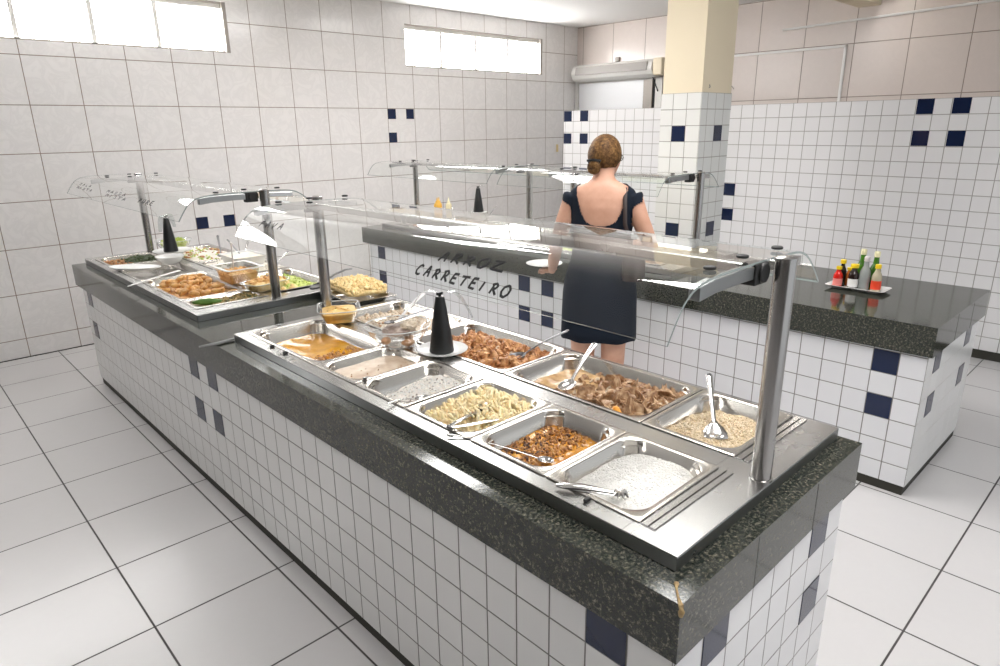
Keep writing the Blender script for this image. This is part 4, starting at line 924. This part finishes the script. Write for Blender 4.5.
def limb(pts, rs, n=18):
    P = []; Rr = []
    for i in range(len(pts) - 1):
        for k in range(5):
            u = k / 5; P.append(tuple(Vector(pts[i]).lerp(Vector(pts[i + 1]), u))); Rr.append(rs[i] + (rs[i + 1] - rs[i]) * (u * u * (3 - 2 * u)))
    P.append(tuple(pts[-1])); Rr.append(rs[-1]); body.tube(P, Rr, skin, n)
# left arm reaches forward and left holding a plate, right arm bent to the counter
LH = wl(-.300, .345, .765); RH = wl(.12, .34, .93)
limb([wl(-.142, -.004, 1.222), wl(-.185, .000, 1.10), wl(-.225, .030, .985), wl(-.265, .190, .865), LH], [.046, .043, .036, .033, .021])
limb([wl(.142, -.004, 1.222), wl(.190, -.020, 1.10), wl(.242, -.012, .985), wl(.190, .160, .955), RH], [.046, .043, .037, .033, .021])
def hand(c, fwd, side, down, thumb):
    fwd, side, down = Vector(fwd).normalized(), Vector(side).normalized(), Vector(down).normalized()
    b = body; L = []
    for q, w_, h_ in ((0, .020, .016), (.02, .032, .015), (.05, .038, .013), (.075, .036, .010)):
        cc = c + fwd * q; L.append([tuple(cc + side * (w_ * math.cos(2 * PI * k / 14)) + down * (h_ * math.sin(2 * PI * k / 14))) for k in range(14)])
    b.loops(L, skin, True, True)
    for i, ln in enumerate((.058, .068, .064, .050)):
        st = c + fwd * .070 + side * (-.028 + .0187 * i) * thumb * -1
        p1 = st + fwd * ln * .45 + down * .006; p2 = p1 + fwd * ln * .30 + down * ln * .28; p3 = p2 + fwd * ln * .12 + down * ln * .30
        b.tube([tuple(st - fwd * .012), tuple(p1), tuple(p2), tuple(p3)], [.0092, .0086, .0078, .0065], skin, 10)
    st = c + fwd * .022 + side * .030 * thumb
    b.tube([tuple(st - side * .012 * thumb), tuple(st + side * .016 * thumb + fwd * .018), tuple(st + side * .020 * thumb + fwd * .045 + down * .008)], [.012, .0105, .008], skin, 10)
hand(LH, FW * .7 - RT * .5, RT * .7 + FW * .5, (0, 0, -1), 1)
hand(RH, FW * .8 - RT * .5, RT * .8 + FW * .5, (0, 0, -1), -1)
for s in (-1, 1):
    limb([wl(s * .078, 0, .66), wl(s * .078, .005, .42), wl(s * .080, -.010, .28), wl(s * .082, -.004, .10), wl(s * .084, .0, .055)], [.088, .062, .055, .036, .036])
    L = [[tuple(wl(s * .086 + .034 * w_ * math.cos(2 * PI * k / 14), f, .030 + h_ * math.sin(2 * PI * k / 14))) for k in range(14)] for f, w_, h_ in ((-.055, .6, .018), (-.04, .95, .026), (.0, 1, .028), (.06, 1.05, .022), (.11, 1.2, .016), (.145, 1.0, .012), (.16, .6, .008))]
    body.loops(L, skin, True, True)
W = body.build('person', smooth=True, angle=180)
rm = W.modifiers.new('r', 'REMESH'); rm.mode = 'VOXEL'; rm.voxel_size = .0055; rm.use_smooth_shade = True
sm = W.modifiers.new('s', 'SMOOTH'); sm.factor = .5; sm.iterations = 5
dg = bpy.context.evaluated_depsgraph_get(); me = bpy.data.meshes.new_from_object(W.evaluated_get(dg)); W.modifiers.clear(); W.data = me
me.materials.clear(); me.materials.append(skin); me.polygons.foreach_set('use_smooth', [True] * len(me.polygons))
tag(W, 'woman in a sleeveless navy dress seen from behind, hair pinned up, serving herself', 'person')
# dress: body surface where the cloth covers it, pushed outwards
n = len(me.vertices); co = np.empty(n * 3); me.vertices.foreach_get('co', co); co = co.reshape(-1, 3)
nor = np.empty(n * 3); me.vertices.foreach_get('normal', nor); nor = nor.reshape(-1, 3)
rel = co - np.array([WX, WY, 0]); r_ = rel @ np.array(RT); f_ = rel @ np.array(FW); z_ = rel[:, 2]
# scoop neckline on the back, shallower at the front
depth_b = 1.085 + .20 * np.clip(np.abs(r_) / .125, 0, 1) ** 3.6
depth_f = 1.19 + .09 * np.clip(np.abs(r_) / .118, 0, 1) ** 2
neck = np.where(f_ < 0, depth_b, depth_f)
onarm = (np.abs(r_) > (.150 + .02 * np.clip((z_ - 1.15) / .1, 0, 1)))
cap = (z_ > 1.175 + .5 * np.clip(np.abs(r_) - .150, 0, 1)) & (np.abs(r_) < .190) & (np.abs(r_) > .118)
cover = ((z_ < neck) & (~onarm) & (z_ > .60)) | cap
cover &= (z_ < 1.30)
F = [tuple(p.vertices) for p in me.polygons]; keep = [f for f in F if all(cover[i] for i in f)]
used = sorted({i for f in keep for i in f}); mp = {a: i for i, a in enumerate(used)}
snap = (np.abs(z_ - neck) < .008) & cover & ~cap; co = co.copy(); co[snap, 2] = neck[snap]
dv_ = co[used] + nor[used] * .005
b = MB(); b.add(dv_, [tuple(mp[i] for i in f) for f in keep], navy_cloth)
hem = [(.975, .140, .094, .004), (.90, .152, .104, .000), (.82, .176, .122, -.004), (.74, .186, .130, -.006), (.62, .190, .130, -.004), (.54, .192, .130, .0), (.502, .193, .129, .0), (.504, .183, .119, 0)]
def dring(z, w, d, f): return [tuple(Vector(p) + Vector((0, 0, .004 * math.sin(k * .9) if z < .52 else 0)) + (Vector(p) - wl(0, f, z)) * (.012 * math.sin(k * 1.57 + .4) * (1 - z))) for k, p in enumerate(ring(z, w, d, f, 0, 48, 2.2))]
b.loops([dring(*h) for h in hem], navy_cloth)
D = b.build('dress', W, smooth=True, angle=180); D.location = (0, 0, 0); D.modifiers.new('s', 'SOLIDIFY').thickness = .003
tag(D, 'sleeveless navy dress with a deep scooped back')
# hair: swept back cap, bun and clip
h = MB(); hb = hc + HF * -.012 + Vector((0, 0, .012))
def hairshell(n=36, m=22):
    L = []
    for i in range(1, m):
        ph = PI * i / m; zz = -math.cos(ph); rr = math.sin(ph); row = []
        for k in range(n):
            a = 2 * PI * k / n; wob = 1 + .022 * math.sin(a * 13 + zz * 4) + .012 * math.sin(a * 29)
            fr = math.sin(a); cut = .86 if fr > .35 else 1.0        # hairline recedes at the face
            row.append(tuple(hb + HR * (.080 * rr * math.cos(a) * wob) + HF * (.092 * rr * fr * wob * cut) + Vector((0, 0, .100 * zz * (1 if zz > 0 else .82)))))
        L.append(row)
    return L
h.loops(hairshell(), hairm, True, True)
H = h.build('hair', W, smooth=True, angle=180); H.location = (0, 0, 0)
bc = hb + HF * -.080 + HR * -.022 + Vector((0, 0, -.052)); b = MB()
for k in range(11):
    a0 = 2 * PI * k / 11; pts = []
    for j in range(10):
        a = a0 + j * .33; rr = .020 + .007 * math.sin(j * .7)
        pts.append(tuple(bc + HR * (rr * math.cos(a)) + Vector((0, 0, rr * math.sin(a))) + HF * (-.012 * math.sin(PI * j / 9))))
    b.tube(pts, [.004 + .006 * math.sin(PI * (j + .5) / 10) for j in range(10)], hairm, 8)
ell(b, bc, .026, .018, .026, hairm, 14, F_=HF); B = b.build('hair_bun', H, smooth=True, angle=180); B.location = (0, 0, 0)
b = MB(); cp = bc + Vector((0, 0, .030))
for k in range(7):
    x = -.026 + .009 * k; b.tube([tuple(cp + HR * x + HF * .004 + Vector((0, 0, .006))), tuple(cp + HR * x * 1.1 + HF * -.016), tuple(cp + HR * x * .9 + HF * -.014 + Vector((0, 0, -.016)))], .0035, M['black'], 6)
b.tube([tuple(cp + HR * -.034 + HF * -.010), tuple(cp + HF * -.018 + Vector((0, 0, .004))), tuple(cp + HR * .034 + HF * -.010)], .006, M['black'], 8)
o = b.build('hair_clip', H, smooth=True); o.location = (0, 0, 0); tag(o, 'black claw clip above the bun')
b = MB(); ey = hc + Vector((0, 0, -.004))
b.tube([tuple(ey + HR * .072 + HF * -.008 + Vector((0, 0, .0))), tuple(ey + HR * .073 + HF * .04), tuple(ey + HR * .064 + HF * .080)], .002, M['black'], 6)
b.tube([tuple(ey + HR * -.072 + HF * -.008), tuple(ey + HR * -.073 + HF * .04), tuple(ey + HR * -.064 + HF * .080)], .002, M['black'], 6)
for s in (-1, 1): b.tube([tuple(ey + HR * (s * .034 + .024 * math.cos(a)) + HF * .092 + Vector((0, 0, .018 * math.sin(a)))) for a in [k * PI / 8 for k in range(17)]], .0018, M['black'], 6, cap=False)
o = b.build('glasses', W, smooth=True); o.location = (0, 0, 0); tag(o, 'dark framed eyeglasses')
for s in (-1, 1):
    for q in (.030,):
        e = MB(); ell(e, hc + HR * (s * q) + HF * .0735 + Vector((0, 0, -.004)), .011, .008, .008, M['porcelain'], 10, F_=HF); ell(e, hc + HR * (s * q) + HF * .079 + Vector((0, 0, -.004)), .005, .004, .005, M['black'], 8, F_=HF)
        o = e.build('eye', W, smooth=True); o.location = (0, 0, 0)
for s in (-1, 1):
    b = MB(); L = [[tuple(wl(s * .086 + .038 * w_ * math.cos(2 * PI * k / 14), f, .001 if math.sin(2 * PI * k / 14) < 0 else .001 + .016 * math.sin(2 * PI * k / 14))) for k in range(14)] for f, w_ in ((-.060, .6), (-.04, .95), (.06, 1.05), (.12, 1.25), (.155, 1.0), (.172, .5))]
    b.loops(L, simple('brown_sandal', (.10, .055, .03), .6), True, True)
    b.tube([tuple(wl(s * .086 - .038, .07, .018)), tuple(wl(s * .086, .065, .055)), tuple(wl(s * .086 + .038, .07, .018))], None, simple('sandal_strap', (.08, .045, .03), .6), 8, flat=(.012, .002), up=FW)
    o = b.build('sandal', W, smooth=True); o.location = (0, 0, 0)
# shoulder bag
t = empty('shoulder_bag', tuple(wl(.19, -.03, .95)), 'dark brown shoulder bag hanging under her right arm', 'bag')
brn = simple('brown_leather', (.022, .010, .008), .5)
b = MB().tube([tuple(wl(.100, .045, 1.20)), tuple(wl(.104, .012, 1.278)), tuple(wl(.108, -.040, 1.262)), tuple(wl(.112, -.085, 1.20)), tuple(wl(.118, -.115, 1.10)), tuple(wl(.150, -.118, 1.00))], None, brn, 8, flat=(.010, .002), up=FW); b.build('strap', t, smooth=True)
b = MB(); L = []
for z, w_, d_ in ((.835, .075, .030), (.86, .085, .038), (.93, .082, .036), (.985, .070, .022), (.995, .06, .010)):
    L.append([tuple(wl(.168 + w_ * math.cos(2 * PI * k / 20) * .65, -.140 + d_ * math.sin(2 * PI * k / 20), z)) for k in range(20)])
b.loops(L, brn, True, True); b.build('pouch', t, smooth=True)
# plate in her left hand
pc = LH + (FW * .7 - RT * .5).normalized() * .10 + Vector((0, 0, .022))
pl = plate(pc.x, pc.y, pc.z - .006, .105, 'white plate held in the left hand of the woman')

# ------------------------------------------------------------------ light, world, camera
wd = bpy.data.worlds.new('world'); SC.world = wd; wd.use_nodes = True; nt = wd.node_tree; nt.nodes.clear()
o = nt.nodes.new('ShaderNodeOutputWorld'); bg = nt.nodes.new('ShaderNodeBackground'); bg.inputs[0].default_value = (.93, .97, 1.0, 1); bg.inputs[1].default_value = .9
nt.links.new(bg.outputs[0], o.inputs[0])

cam = bpy.data.cameras.new('camera'); cam.sensor_width = 36; cam.lens = 660.717 / 1000 * 36; cam.clip_start = .02
co_ = bpy.data.objects.new('camera', cam); COL.objects.link(co_)
right = Vector((0.72255742, -0.69119077, -0.0128874)); up = Vector((0.21514627, 0.20711537, 0.95436644)); fwd = Vector((0.6569801, 0.69235723, -0.29835986))
mw = Matrix((right, up, -fwd)).transposed().to_4x4(); mw.translation = Vector((-.88104, -.48637, 1.54959)); co_.matrix_world = mw
SC.camera = co_
vs = SC.view_settings; vs.view_transform = 'Standard'; vs.look = 'None'; vs.gamma = 1; vs.exposure = 0; vs.use_curve_mapping = False
